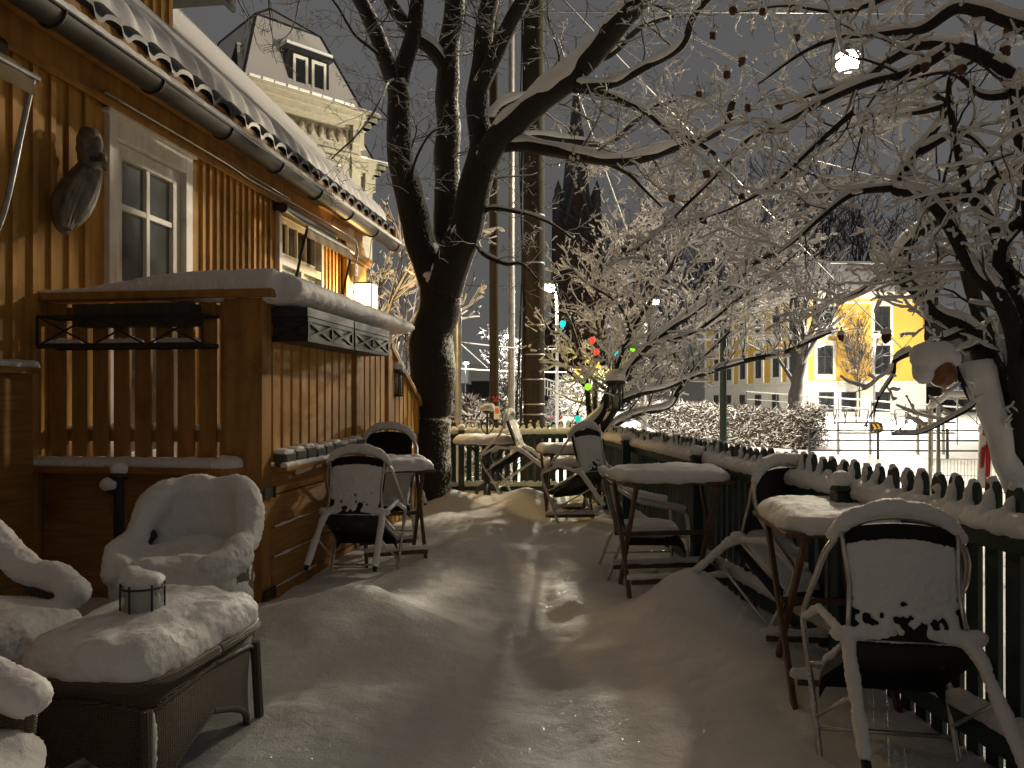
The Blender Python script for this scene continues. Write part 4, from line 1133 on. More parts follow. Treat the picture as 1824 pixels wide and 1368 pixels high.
def PP(lst, Y=None): return [P(a[0], a[1], a[2] if len(a) > 2 else Y) for a in lst]

# --- the big maple
T = Tree(3, 1.0, .004)
T.addf = lambda p: .0006 + .0042 * sm(-.6, 1.6, p.x)
LIMBS = []
def L_(lst, r0, r1, Y=8.6, **k):
    q, r = T.limb(PP(lst, Y), r0, r1, **k); LIMBS.append((q, r)); return q, r
q, r = L_([(752, 905, 8.6), (753, 850, 8.6), (757, 780, 8.6), (766, 700, 8.6), (775, 620, 8.6), (782, 540, 8.6), (785, 490, 8.6)], .315, .215, m=8, n=20)
LIMBS.pop()
0 and T.trunk.tube(cr(PP([(738, 900, 8.5), (736, 840, 8.5), (738, 790, 8.5), (746, 700, 8.55), (762, 600, 8.6)]), 5), [.36 - .008 * k for k in range(21)], 16)
L_([(783, 520), (768, 478), (745, 430), (727, 360), (716, 290), (709, 220), (703, 150)], .20, .125, n=14)
L_([(704, 160), (690, 110), (668, 55), (640, 0), (610, -60), (590, -130)], .11, .06, n=10)
L_([(704, 165), (722, 110), (736, 50), (745, 0), (752, -80), (745, -160)], .11, .06, n=10)
L_([(788, 520, 8.8), (795, 440, 8.8), (797, 340, 8.85), (797, 240, 8.9), (797, 150, 8.9), (805, 60, 8.9), (812, -20, 8.9), (815, -120, 8.9)], .17, .10, n=12)
L_([(797, 120, 8.9), (770, 85, 8.8), (735, 60, 8.7), (700, 10, 8.5), (672, -50, 8.3)], .10, .06, n=10)
L_([(790, 515, 8.5), (812, 455, 8.4), (832, 390, 8.3), (848, 320, 8.2), (858, 270, 8.2)], .21, .165, n=14)
L_([(856, 280, 8.2), (852, 200, 8.25), (858, 120, 8.3), (868, 40, 8.3), (880, -40, 8.3), (890, -120, 8.3)], .13, .08, n=12)
L_([(852, 170, 8.25), (880, 105, 8.1), (910, 40, 7.9), (935, -10, 7.8), (960, -90, 7.6)], .10, .06, n=10)
L_([(853, 300, 8.2), (890, 245, 8.0), (935, 200, 7.8), (985, 160, 7.6), (1035, 118, 7.4), (1075, 75, 7.2), (1110, 35, 7.0), (1150, -20, 6.8), (1180, -90, 6.6)], .15, .085, n=12)
L_([(868, 225, 8.3), (905, 190, 8.5), (950, 175, 8.6), (1000, 158, 8.6)], .11, .05, n=10)
L_([(880, 262, 8.1), (925, 255, 8.0), (985, 268, 7.9), (1045, 280, 7.8), (1110, 285, 7.7), (1180, 270, 7.6), (1240, 252, 7.5), (1290, 222, 7.4), (1305, 180, 7.3)], .085, .035, n=10)
L_([(905, 250, 8.2), (960, 245, 8.4), (1020, 252, 8.5), (1080, 255, 8.5), (1120, 225, 8.4), (1160, 195, 8.3), (1210, 178, 8.2)], .055, .022, n=8)
L_([(1010, 152, 7.5), (1060, 162, 7.5), (1115, 182, 7.4), (1155, 200, 7.3), (1190, 232, 7.2), (1230, 245, 7.2), (1275, 275, 7.1)], .05, .02, n=8)
L_([(1030, 150, 7.4), (1090, 150, 7.2), (1150, 118, 7.0), (1215, 80, 6.8), (1235, 30, 6.7), (1270, -10, 6.6)], .05, .025, n=8)
L_([(1045, 110, 7.3), (1090, 95, 7.3), (1140, 50, 7.2), (1200, 30, 7.1)], .045, .015, n=8)
L_([(848, 405, 8.3), (870, 372, 8.2), (930, 380, 8.1), (975, 395, 8.0), (1020, 425, 7.9)], .03, .012, n=7)
L_([(846, 425, 8.3), (862, 452, 8.2), (900, 470, 8.1), (930, 470, 8.0), (960, 500, 7.9)], .035, .010, n=7)
L_([(1080, 290, 7.8), (1120, 310, 7.8), (1150, 340, 7.8), (1180, 370, 7.9)], .025, .010, n=6)
L_([(728, 370, 8.6), (735, 300, 8.4), (765, 240, 8.2), (800, 225, 8.2)], .02, .008, n=6)
L_([(705, 140, 8.6), (690, 150, 8.2), (678, 180, 7.9), (640, 235, 7.6), (590, 283, 7.4)], .018, .006, n=6)
L_([(690, 110, 8.6), (660, 85, 8.5), (630, 60, 8.4), (600, 10, 8.3), (560, -40, 8.2)], .022, .01, n=6)
for q, r in LIMBS:
    thin = r[0] < .04
    T.sprout(q, r, .17 if thin else .22, .62 if thin else .8, 3 if thin else 3, up=.03, t0=.12 if thin else .35, rk=.22, rmax=.013, wig=.30, seg=.07, dens=7.)
# hanging twig tips coming down from boughs above the picture
for k in range(16):
    px = 420 + 62 * k + T.rng.uniform(-20, 20)
    T.grow(P(px, -60 + T.rng.uniform(-30, 30), 7.2 + T.rng.uniform(-.8, 1)), V((T.rng.uniform(-.7, .7), T.rng.uniform(-.3, .3), -.7)).normalized(), .75, .009, 3, up=.02, wig=.32, seg=.07, dens=6.)
for (px, py, Y, r) in ((785, 482, 8.42, .10), (772, 490, 8.4, .08), (800, 492, 8.4, .08)):
    for k in range(5): T.snow.ball(P(px + T.rng.uniform(-10, 10) * r * 8, py + T.rng.uniform(-2, 12), Y), (r * T.rng.uniform(.5, 1), r * .7, r * T.rng.uniform(.5, .9)), 9, 7)
bigtree = T.build('big_tree', 'big bare tree with dark forked trunk and snowy limbs at the end of the porch', 'tree', tuple(P(762, 880, 8.6)))
c = MB(); c.box(P(779, 465, 8.33), (.085, .03, .085)); c.box(P(779, 465, 8.31), (.06, .02, .06)); c.build('nest_tag', 'dark', bigtree)

# --- the small spreading tree inside the far corner
T = Tree(11, 1.05, .0086); LIMBS = []
L_([(1012, 800, 8.7), (1040, 768, 8.7), (1072, 735, 8.7), (1092, 690, 8.7), (1118, 655, 8.6), (1160, 610, 8.5), (1225, 562, 8.4), (1290, 515, 8.3), (1345, 470, 8.2), (1400, 440, 8.1)], .085, .014)
L_([(1062, 790, 8.8), (1052, 745, 8.8), (1045, 690, 8.9), (1036, 640, 9.0), (1018, 580, 9.1), (992, 520, 9.2), (985, 470, 9.2)], .045, .010)
L_([(1074, 790, 8.7), (1080, 735, 8.7), (1092, 670, 8.6), (1125, 590, 8.5), (1175, 510, 8.4), (1210, 440, 8.3)], .045, .010)
L_([(1070, 800, 8.6), (1090, 762, 8.6), (1130, 738, 8.6), (1190, 724, 8.5), (1212, 690, 8.4), (1250, 640, 8.3), (1300, 590, 8.2)], .055, .012)
L_([(1075, 760, 8.6), (1110, 712, 8.5), (1180, 690, 8.4), (1255, 664, 8.3), (1335, 640, 8.2), (1400, 626, 8.1), (1445, 606, 8.0), (1480, 590, 7.9)], .05, .014)
L_([(1080, 750, 8.8), (1130, 680, 8.9), (1220, 610, 9.0), (1310, 555, 9.1), (1400, 500, 9.2)], .04, .010)
L_([(1062, 770, 8.9), (1060, 690, 9.0), (1068, 610, 9.1), (1085, 530, 9.2), (1112, 450, 9.3), (1120, 400, 9.3)], .04, .008)
L_([(1045, 690, 8.9), (1010, 660, 9.0), (985, 640, 9.1), (968, 610, 9.2)], .022, .008)
L_([(1036, 640, 9.0), (1005, 600, 9.0), (980, 590, 9.0), (966, 560, 9.0)], .02, .007)
L_([(1125, 590, 8.5), (1100, 540, 8.6), (1040, 500, 8.8), (1000, 455, 8.9)], .02, .007)
L_([(1160, 610, 8.5), (1240, 590, 8.3), (1330, 520, 8.1), (1385, 480, 8.0), (1430, 440, 7.9)], .02, .007)
L_([(1225, 562, 8.4), (1260, 500, 8.4), (1310, 440, 8.4), (1340, 400, 8.4)], .016, .006)
L_([(1175, 510, 8.5), (1212, 450, 8.45), (1238, 400, 8.4), (1252, 352, 8.4)], .018, .006)
L_([(1068, 610, 9.1), (1060, 540, 9.0), (1070, 490, 8.9), (1078, 450, 8.9)], .018, .006)
L_([(1290, 515, 8.3), (1330, 450, 8.3), (1352, 405, 8.3), (1372, 372, 8.3)], .014, .005)
for q, r in LIMBS:
    ex = (912 + FPX * q[-1].x / q[-1].y); s5 = abs(ex - 1480) < 8
    T.sprout(q, r, .10 if s5 else .078, .45 if s5 else (.36 if ex < 1010 else .66), 3, up=.30 if s5 else .10, t0=.20, rk=.45, rmax=.011, wig=.26, seg=.06, dens=7.5)
T.build('small_tree', 'low spreading multi stemmed tree white with snow in the far fence corner', 'tree', tuple(P(1050, 800, 8.7)), 'bark', 'twig_brown')

# --- the near tree on the right, outside the fence
T = Tree(21, 1.12, .0060); T.side = .12; T.lw = .66; LIMBS = []
L0_ = L_
def L_(lst, r0, r1, Y=8.6, **k): return L0_(lst, r0, r1 * .5 if r1 < .013 else r1, Y, **k)
L_([(1880, 1060, 3.15), (1850, 950, 3.15), (1822, 850, 3.15), (1795, 770, 3.15), (1770, 690, 3.15), (1752, 620, 3.15)], .075, .055, n=14)
tq = LIMBS.pop()
q_ = cr(PP([(1846, 930, 3.08), (1806, 850, 3.08), (1782, 780, 3.07), (1757, 700, 3.07), (1738, 640, 3.08)]), 8)
T.snow.tube([p + noise.noise_vector(p * 9) * .02 for p in q_], [.052 + .022 * noise.noise(p * 11) for p in q_], 9)
SP = V((1.97, 2.78, 2.2))
T.limb([V((2.09, 3.12, .9)), V((2.08, 3.05, 1.3)), V((2.02, 2.9, 1.74)), SP, V((1.95, 2.72, 2.6)), V((1.9, 2.6, 3.25))], .048, .026, n=10)
L_([(1758, 640, 3.15), (1735, 600, 3.2), (1706, 580, 3.25), (1668, 562, 3.35), (1634, 514, 3.45), (1598, 484, 3.5), (1606, 448, 3.55), (1640, 412, 3.6), (1672, 390, 3.65)], .052, .024, n=9)
L_([(1810, 810, 3.1), (1815, 690, 3.0), (1808, 600, 2.95), (1780, 530, 2.95), (1735, 482, 3.0), (1690, 404, 3.1), (1648, 352, 3.2), (1594, 334, 3.3), (1622, 284, 3.35), (1668, 226, 3.4), (1682, 190, 3.4), (1655, 160, 3.45)], .038, .015, n=9)
L_([(1594, 334, 3.3), (1520, 345, 3.35), (1462, 388, 3.4), (1420, 425, 3.45), (1385, 452, 3.5)], .018, .007, n=7)
L_([(1850, 500, 2.9), (1828, 270, 3.0), (1806, 150, 3.05), (1752, 104, 3.1), (1698, 86, 3.2), (1640, 82, 3.3), (1585, 108, 3.4), (1530, 146, 3.5), (1450, 168, 3.6), (1380, 190, 3.7)], .042, .012, n=8)
L_([(1870, 60, 2.8), (1820, 44, 2.85), (1751, 22, 2.95), (1702, 18, 3.05), (1648, 52, 3.15), (1595, 57, 3.3), (1500, 66, 3.5), (1430, 92, 3.6), (1350, 150, 3.75)], .034, .010, n=8)
L_([(1700, 84, 3.2), (1620, 130, 3.3), (1540, 150, 3.45), (1450, 190, 3.6), (1392, 222, 3.7), (1331, 250, 3.8), (1280, 308, 3.9), (1201, 386, 4.0), (1158, 425, 4.1), (1125, 445, 4.2)], .022, .006, n=7)
L_([(1520, 200, 3.4), (1450, 262, 3.5), (1375, 330, 3.6), (1300, 372, 3.7), (1248, 390, 3.8)], .014, .005, n=6)
L_([(1740, 610, 3.15), (1700, 640, 3.1), (1724, 700, 3.05), (1732, 722, 3.0), (1690, 748, 3.0), (1640, 772, 3.0), (1588, 775, 3.0)], .016, .006, n=6)
L_([(1720, 590, 3.2), (1640, 622, 3.2), (1595, 642, 3.2), (1590, 668, 3.2), (1565, 710, 3.2), (1556, 745, 3.2)], .018, .005, n=6)
L_([(1660, 352, 3.2), (1740, 348, 3.2), (1770, 320, 3.2), (1830, 290, 3.1)], .026, .02, n=7)
L_([(1640, 270, 3.35), (1700, 240, 3.3), (1745, 255, 3.2), (1790, 330, 3.1)], .018, .01, n=7)
L_([(1680, 190, 3.4), (1640, 200, 3.4), (1600, 205, 3.5), (1560, 215, 3.6)], .016, .006, n=6)
L_([(1840, 640, 2.9), (1770, 410, 3.1), (1720, 330, 3.2), (1690, 170, 3.3), (1700, 120, 3.3)], .03, .012, n=8)
L_([(1597, 484, 3.5), (1560, 500, 3.6), (1530, 520, 3.7), (1470, 545, 3.9)], .012, .005, n=6)
L_([(1800, 170, 3.05), (1750, 170, 3.1), (1690, 130, 3.3), (1600, 150, 3.5), (1500, 190, 3.7)], .016, .006, n=6)
L_([(1751, 22, 2.95), (1700, -20, 3.1), (1600, -10, 3.3), (1500, 20, 3.5), (1400, 10, 3.7), (1300, 25, 3.9)], .02, .006, n=6)
L_([(1780, 480, 3.0), (1740, 420, 3.2), (1700, 430, 3.4), (1640, 470, 3.6)], .016, .006, n=6)
L_([(1860, 380, 2.9), (1812, 400, 3.0), (1780, 450, 3.0), (1790, 520, 3.0)], .03, .02, n=7)
for (a, b, c_) in (((1900, -60, 2.6), (1500, -160, 2.9), (1000, -190, 3.2)), ((1950, -300, 2.5), (1500, -420, 2.6), (1050, -420, 2.9)), ((1980, 100, 2.3), (1800, -220, 2.2), (1450, -480, 2.2)), ((2000, 300, 2.2), (1950, -100, 1.9), (1650, -480, 1.8)), ((1900, -150, 3.0), (1650, -240, 3.5), (1350, -230, 4.0)), ((1990, -200, 2.2), (1780, -600, 2.1), (1300, -800, 2.2))):  # unseen limbs above the view, added to shade the right side below
    q, r = T.limb([SP + V((0, 0, .3 * (1 + .5 * T.rng.random())))] + PP([a, ((a[0] + b[0]) / 2 + 20, (a[1] + b[1]) / 2 - 30, (a[2] + b[2]) / 2), b, ((c_[0] + b[0]) / 2, (c_[1] + b[1]) / 2 + 20, (c_[2] + b[2]) / 2), c_]), .035, .010, n=7); LIMBS.append((q, r))
fr = []
for li, (q, r) in enumerate(LIMBS):
    low = sum((912 + FPX * p.x / p.y) > 1440 and 560 < 710 - FPX * (p.z - H) / p.y < 760 for p in q) > len(q) * .4
    T.sprout(q, r, .45 if low else .185, .30 if low else .55, 2 if low else 3, up=.06, t0=.10, rk=.42, rmax=.0085, wig=.34, seg=.04, dens=10., minr=.0013, ratio=(.3, .55))
    T.sprout(q, r, .10, .12, 1, up=.06, t0=.05, rk=.2, rmax=.003, wig=.4, seg=.02, dens=30., minr=.0013)
near = T.build('garden_tree', 'near snow laden garden tree arching over the right fence with dried brown fruit', 'tree', tuple(P(1880, 1060, 3.15)), 'bark', 'twig')
rg = random.Random(4)
for (px, py, Y) in ((1270, 62, 3.6), (1305, 18, 3.6), (1358, 20, 3.6), (1412, 14, 3.6), (1245, 168, 3.8), (1295, 132, 3.8), (1322, 108, 3.8), (1332, 190, 3.7), (1388, 186, 3.7), (1196, 352, 4.0), (1112, 444, 4.2), (1136, 442, 4.2), (1152, 456, 4.2), (1258, 308, 3.9), (1440, 362, 3.5), (1648, 118, 3.2), (1712, 122, 3.1), (1672, 482, 3.4), (1420, 66, 3.6), (1792, 88, 3.0), (1796, 52, 3.0), (1716, 282, 3.2), (1578, 600, 3.2), (1498, 600, 3.4), (1322, 348, 3.8), (1252, 390, 3.8)):
    p = P(px, py, Y); c = MB(); k = rg.uniform(.8, 1.25)
    c.ball(p, (.016 * k, .016 * k, .021 * k), 8, 6)
    for q in range(5): c.ball(p + V((rg.uniform(-.012, .012), rg.uniform(-.012, .012), rg.uniform(-.02, .006))), .009 * k, 6, 4)
    c.tube([p + V((0, 0, .015)), p + V((rg.uniform(-.01, .01), 0, .045))], .003, 4)
    q = c.build('dried_fruit', 'fruit', near, smooth=True)
    c = MB(); c.ball(p + V((0, 0, .018 * k)), (.02 * k, .02 * k, .014 * k), 8, 6); c.build('snow_cap', 'snow', q, smooth=True)
# straight prop pole beside the near tree
A = thing('prop_pole', 'straight brown wooden pole leaning among the near tree limbs at right', 'pole', tuple(P(1850, 900, 3.5)))
c = MB(); c.tube([P(1850, 930, 3.5), P(1680, 335, 3.5)], [.036, .03], 10); c.build('pole', 'rust', A, smooth=True)
# amber glass ball under a hood of snow
gp = P(1665, 652, 3.05)
A = thing('glass_ornament', 'amber glass ornament hanging in the near tree under a lump of snow', 'ornament', tuple(gp))
c = MB(); c.ball(gp + V((.03, 0, -.03)), (.055, .05, .055), 14, 10); c.build('glass_ball', 'amber', A, smooth=True)
c = MB(); c.tube([gp + V((.03, 0, .02)), gp + V((.03, 0, .14))], .003, 5)
for k in range(6): c.tube([gp + V((.03, 0, -.03)) + V((.057 * math.cos(k * PI / 6 + t), .052 * math.sin(k * PI / 6 + t), .057 * sgn)) * 1 for t, sgn in ((0, -.6), (.2, .0), (0, .6))], .003, 4)
c.build('hanger', 'dark', A)
c = MB(); c.ball(gp + V((-.03, 0, .035)), (.07, .05, .06), 12, 9); c.ball(gp + V((-.045, 0, -.02)), (.045, .04, .055), 12, 9); c.ball(gp + V((.025, 0, .05)), (.055, .045, .05), 12, 9); c.ball(gp + V((.07, 0, .03)), (.035, .03, .035), 12, 9)
fluffy(c.build('snow_hood', 'snow', A, smooth=True), .01, .022)
# wooden lantern in the small tree
lp = P(1096, 705, 8.45)
hang_lantern('dark hanging lantern with a snow cap in the small spreading tree', lp, 1.5, [lp + V((0, 0, .24)), lp + V((0, 0, .40)), lp + V((.02, .05, .46))])
# ------------------------------------------------------------------ string lights
def bulb_string(label, path, bulbs, cat='string lights'):
    A = thing('string_lights', label, cat, tuple(path[0]))
    c = MB(); c.tube(cr(path, 6), .006, 5); c.build('cord', 'black_mark', A, smooth=True)
    for p, m in bulbs:
        c = MB(); c.tube([p + V((0, 0, .03)), p + V((0, 0, .075))], .016, 8); h = c.build('bulb_holder', 'black_mark', A)
        c = MB(); c.lathe([(.012, .035), (.028, .02), (.036, -.005), (.030, -.03), (.012, -.046)], p, 12); c.build('bulb', m, h, smooth=True)
D = {k: P(*v) for k, v in dict(a=(1002, 576, 9.0), b=(1055, 605, 8.9), c=(1062, 626, 8.9), d=(1097, 627, 8.8), e=(1128, 619, 8.6), f=(1063, 648, 8.9), g=(1047, 688, 8.7), h=(1029, 745, 8.9), i=(1029, 658, 9.0)).items()}
off = V((0, 0, .08))
bulb_string('cord of cyan red and green bulbs looped over the small spreading tree', [D['a'] + V((-.25, 0, .3)), D['a'] + off, D['b'] + off, D['d'] + off, D['e'] + off, D['e'] + V((.5, 0, .25))], [(D['a'], 'bulb_cyan'), (D['b'], 'bulb_red_b'), (D['d'], 'bulb_cyan'), (D['e'], 'bulb_green_b')])
bulb_string('cord of red yellow and teal bulbs hanging down the small spreading tree', [D['b'] + off + V((0, .05, 0)), D['c'] + off, D['f'] + off, D['i'] + off, D['g'] + off, D['h'] + off, D['h'] + V((-.1, 0, -.1))], [(D['c'], 'bulb_red_b'), (D['f'], 'bulb_yellow_b'), (D['i'], 'bulb_yellow_b'), (D['g'], 'bulb_green_b'), (D['h'], 'bulb_teal')])
fb = [P(1022, 225, 7.6), P(1028, 238, 7.6), P(1018, 240, 7.6), P(1022, 272, 7.6), P(1016, 280, 7.6), P(1021, 283, 7.6), P(1030, 280, 7.6), P(1024, 294, 7.6), P(1022, 302, 7.6), P(1026, 306, 7.6), P(1025, 316, 7.6), P(1024, 325, 7.6), P(1026, 331, 7.6), P(1004, 290, 7.7), P(994, 294, 7.8), P(982, 296, 7.9)]
A = thing('fairy_lights', 'dangling strand of small clear bulbs hanging from the level limb of the big tree', 'string lights', tuple(P(1022, 262, 7.6)))
c = MB(); c.tube(cr([P(960, 262, 8.0), P(970, 290, 7.9), P(990, 293, 7.8), P(1012, 282, 7.65), P(1022, 262, 7.6), P(1022, 290, 7.6), P(1025, 332, 7.6)], 6), .003, 4); c.tube([P(1024, 262, 7.6), P(1022, 215, 7.6)], .003, 4); c.build('cord', 'black_mark', A)
for p in fb:
    c = MB(); c.ball(p, (.016, .016, .022), 8, 6); c.build('bulb', 'clear_bulb', A, smooth=True)
point('yellow_bulb_light', D['i'] + V((.0, .05, -.10)), 5., (1., .85, .12), .05); point('yellow_bulb_light', D['f'] + V((0, .05, -.10)), 3., (1., .85, .12), .05)
# ------------------------------------------------------------------ masts, lamps, wires
def mast(name, label, cat, px, Y, r0, r1, ztop, mat, bands=(), zb=None, n=16):
    x = (px - 912) / FPX * Y; zb = gz(x, Y) - .1 if zb is None else zb
    A = thing(name, label, cat, (x, Y, zb))
    c = MB(); k = 24
    c.tube([V((x, Y, zb + (ztop - zb) * i / k)) for i in range(k + 1)], [r0 + (r1 - r0) * i / k for i in range(k + 1)], n); c.build('shaft', mat, A, smooth=True)
    if bands:
        c = MB()
        for py in bands:
            z = P(px, py, Y).z; rr = r0 + (r1 - r0) * (z - zb) / (ztop - zb)
            c.tube([V((x, Y, z - .012)), V((x, Y, z + .012))], rr + .006, n)
        c.build('strap', 'steel', A, smooth=True)
    return A, x
big, bxp = mast('wooden_mast', 'thick tall brown wooden tram mast with wire straps behind the far fence', 'mast', 951, 13., .185, .165, 16., 'rust', (385, 470, 580, 632, 676, 720, 738), n=24)
c = MB()
for dx, w in ((-.20, .014), (-.225, .01), (-.19, .008)): c.tube(cr([V((bxp + dx + .02 * math.sin(k * 1.3 + dx * 50), 12.9, -.4 + k * .8)) for k in range(20)], 3), w, 6)
c.build('cable', 'black_mark', big, smooth=True)
c = MB(); c.tube(cr([V((bxp - .21, 12.85, 3.2)), V((bxp - .30, 12.7, 1.0)), V((bxp - .36, 12.6, -.4))], 6), .014, 6); c.build('cable', 'black_mark', big, smooth=True)
sec, sx = mast('wooden_mast', 'slimmer greenish wooden mast with a red sticker and a white notice', 'mast', 880, 13.2, .082, .075, 14., 'rust')
c = MB()
for dx, dz in ((-.035, .03), (.03, .035), (0, 0), (-.02, -.03), (.025, -.025)): c.box(P(883, 711, 13.1) + V((dx, 0, dz)), (.04, .008, .035), Matrix.Rotation(dx * 9, 3, 'Y'))
c.build('sticker', 'red', sec)
c = MB(); c.box(P(885, 735, 13.08), (.10, .008, .22)); nt_ = c.build('notice', 'paper', sec); c = MB(); c.box(P(885, 732, 13.07), (.06, .006, .09)); c.build('notice_print', 'orange', nt_)
mast('steel_mast', 'thin pale grey steel mast left of the thick wooden mast', 'mast', 911, 16.5, .075, .06, 14.5, 'steel', (505, 640))
A, x_ = mast('steel_mast', 'grey pole standing just right of the big tree trunk', 'mast', 816, 12.5, .055, .05, 4.4, 'steel', (625,))
gp_, x_ = mast('lamp_pole', 'dark green pole standing in front of the snowy hedge', 'pole', 1288, 13., .062, .055, 3.0, 'green')
mast('lamp_pole', 'short grey pole left of the hedge, seen above the fence corner', 'pole', 1147, 22., .085, .08, 1.2, 'steel')

def street_lamp(label, px, py, Y, pole_px, head=.22, e=0, col=(1, .92, .74), mat='lamp', r=.07, aim=None):
    p = P(px, py, Y); bx = (pole_px - 912) / FPX * Y; zb = gz(bx, Y) - .1
    A = thing('street_lamp', label, 'street lamp', (bx, Y, zb), 0, 'street lamps beyond the fence')
    c = MB(); c.tube([V((bx, Y, zb)), V((bx, Y, p.z - .1)), V((bx, Y, p.z + .05))], [r, r * .7, r * .6], 10); c.build('pole', 'steel', A, smooth=True)
    c = MB(); c.tube(cr([V((bx, Y, p.z)), V((bx + (p.x - bx) * .3, Y, p.z + .22)), V((p.x, Y, p.z + head * .6))], 5), r * .5, 8)
    c.lathe([(head * .5, head * .25), (head * .95, head * .28), (head * .9, head * .5), (head * .4, head * .8), (head * .1, head * .85)], p, 14); c.build('hood', 'steel', A, smooth=True)
    c = MB(); c.ball(p, (head * .85, head * .85, head * .42), 12, 8); c.build('lamp_glass', mat, A, smooth=True)
    if e: point('street_light', p - V((0, 0, head * 1.0)), e, col, head)
    return A
street_lamp('bright warm street lamp right of the thick mast above the small tree', 978, 513, 27., 992, .32, 8000, (1., .93, .74))
street_lamp('white street lamp between the two masts, far down the road', 905, 599, 44., 913, .26, 2500, (1., .95, .8))
street_lamp('tiny cold white street lamp far away at left of the slim mast', 830, 647, 75., 829, .32, 2600, (.9, 1., .95), 'lamp_far')
street_lamp('street lamp half hidden in the twigs of the small tree, above the hedge', 1166, 538, 33., 1150, .24, 2300, (1., .93, .78))
street_lamp('street lamp on a slim dark pole in front of the yellow building', 1560, 598, 41., 1557, .23, 16000, (1., .92, .76))
# the lamp hung on the span wire above the near tree
lp = P(1510, 112, 15.5)
A = thing('hanging_street_lamp', 'glaring street lamp hung on a span wire behind the near tree branches', 'street lamp', tuple(lp))
c = MB(); c.lathe([(.10, .15), (.24, .14), (.22, .22), (.11, .32), (.04, .40)], lp, 16); c.tube([lp + V((0, 0, .36)), lp + V((0, 0, 1.0))], .02, 6); c.build('hood', 'steel', A, smooth=True)
c = MB(); c.ball(lp, (.22, .22, .19), 14, 9); c.build('lamp_glass', 'lamp', A, smooth=True)
point('span_lamp_light', lp - V((0, 0, .55)), 4600, (1., .86, .62), .30)

def wire(label, a, b, r=.012, sag=.0, snow=True):
    A = thing('overhead_wire', label, 'wire', tuple(a), 0)
    a, b = V(a), V(b); pts = [a.lerp(b, k / 16) - V((0, 0, sag * 4 * (k / 16) * (1 - k / 16))) for k in range(17)]
    c = MB(); c.tube(pts, r, 5); c.build('cable', 'black_mark', A, smooth=True)
    if snow: c = MB(); c.tube([p + V((0, -.004, r * 1.1)) for p in pts], r * 1.15, 6); c.build('snow_line', 'snow', A, smooth=True)
wire('dark span wire carrying the hanging street lamp', P(951, 20, 13.), P(951, 20, 13.) + (lp + V((0, 0, 1.)) - P(951, 20, 13.)) * 1.5, .010, .0, False)
wire('thick snowy wire crossing the sky gap in the upper right', P(951, -92, 13.), P(1960, 452, 13.4), .012, .06)
wire('snowy wire running to the near tree fork, below the thickest wire', P(951, 148, 13.), P(1900, 400, 13.6), .008, .06)
wire('long diagonal snowy wire falling from the mast top through the branches to lower right', P(951, -55, 13.), P(1800, 812, 24.), .009, .1)
wire('steep snowy wire falling beside the church spire', P(990, 60, 13.2), P(1140, 475, 22.), .009)
wire('dark wire crossing level behind the big tree, above the porch lantern', P(700, 496, 20.), P(985, 508, 20.), .012, .1, False)
wire('snowy wire sloping from the grey pole to the slim mast', P(816, 610, 12.5), P(1000, 622, 22.), .011, .05)
wire('snowy guy wire slanting down right of the grey pole', P(816, 610, 12.5), P(868, 656, 18.), .010, 0)
wire('low bright wire crossing the street behind the masts', P(780, 655, 30.), P(1010, 664, 30.), .022, .05)
wire('faint wire above the dark building roof at right', P(1480, 470, 26.), P(1900, 455, 26.), .015, .1)

# ------------------------------------------------------------------ buildings
def fb(mb, A, u, n, s0, s1, t0, t1, z0, z1):
    """box on a facade: s along u, t out along n"""
    vs = [A + u * s + n * t + V((0, 0, z)) for s in (s0, s1) for t in (t0, t1) for z in (z0, z1)]
    mb.add(vs, [(0, 1, 3, 2), (4, 6, 7, 5), (0, 4, 5, 1), (2, 3, 7, 6), (0, 2, 6, 4), (1, 5, 7, 3)])
def fwin(parent, A, u, n, s0, s1, z0, z1, mull=1, bars=(), fmat='white', gmat='glass_far', fw=.09):
    f = MB()
    fb(f, A, u, n, s0, s0 + fw, .005, .07, z0, z1); fb(f, A, u, n, s1 - fw, s1, .005, .07, z0, z1); fb(f, A, u, n, s0 + fw, s1 - fw, .005, .07, z1 - fw, z1); fb(f, A, u, n, s0 + fw, s1 - fw, .005, .07, z0, z0 + fw)
    for k in range(1, mull + 1):
        x = s0 + (s1 - s0) * k / (mull + 1); fb(f, A, u, n, x - .03, x + .03, .01, .06, z0 + fw, z1 - fw)
    for b in bars: fb(f, A, u, n, s0 + fw, s1 - fw, .01, .055, z0 + (z1 - z0) * b - .03, z0 + (z1 - z0) * b + .03)
    o = f.build('window', fmat, parent)
    g = MB(); fb(g, A, u, n, s0 + fw, s1 - fw, .004, .02, z0 + fw, z1 - fw); g.build('pane', gmat, o)
    return o
# --- yellow building
yc = V((19.7, 52, 0)); zb = -.3
yb = thing('yellow_building', 'floodlit yellow building with a white ground floor and dark windows', 'building', tuple(yc + V((0, 0, zb))))
xr, yl = 27.9, 72.
Lr = xr - yc.x; u1, n1 = V((1, 0, 0)), V((0, -1, 0)); el = V((18.1, yl, 0)); u2 = (yc - el).normalized(); L2 = (yc - el).length; n2 = V((-u2.y, u2.x, 0)) * -1
if n2.x > 0: n2 = -n2
ZY = 2.33; ZT = 8.35
def foot(inset=0): return [yc + V((inset, inset, 0)), V((xr - inset, yc.y + inset, 0)), V((xr - inset, yl, 0)), el + V((inset, 0, 0))]
c = MB(); c.prism([p + V((0, 0, ZY)) for p in foot()], V((0, 0, ZT - ZY))); c.build('wall', 'yellow', yb)
c = MB(); c.prism([p + V((0, 0, -1)) for p in foot(-.06)], V((0, 0, ZY + .98))); c.build('ground_floor_wall', 'base_white', yb)
c = MB()
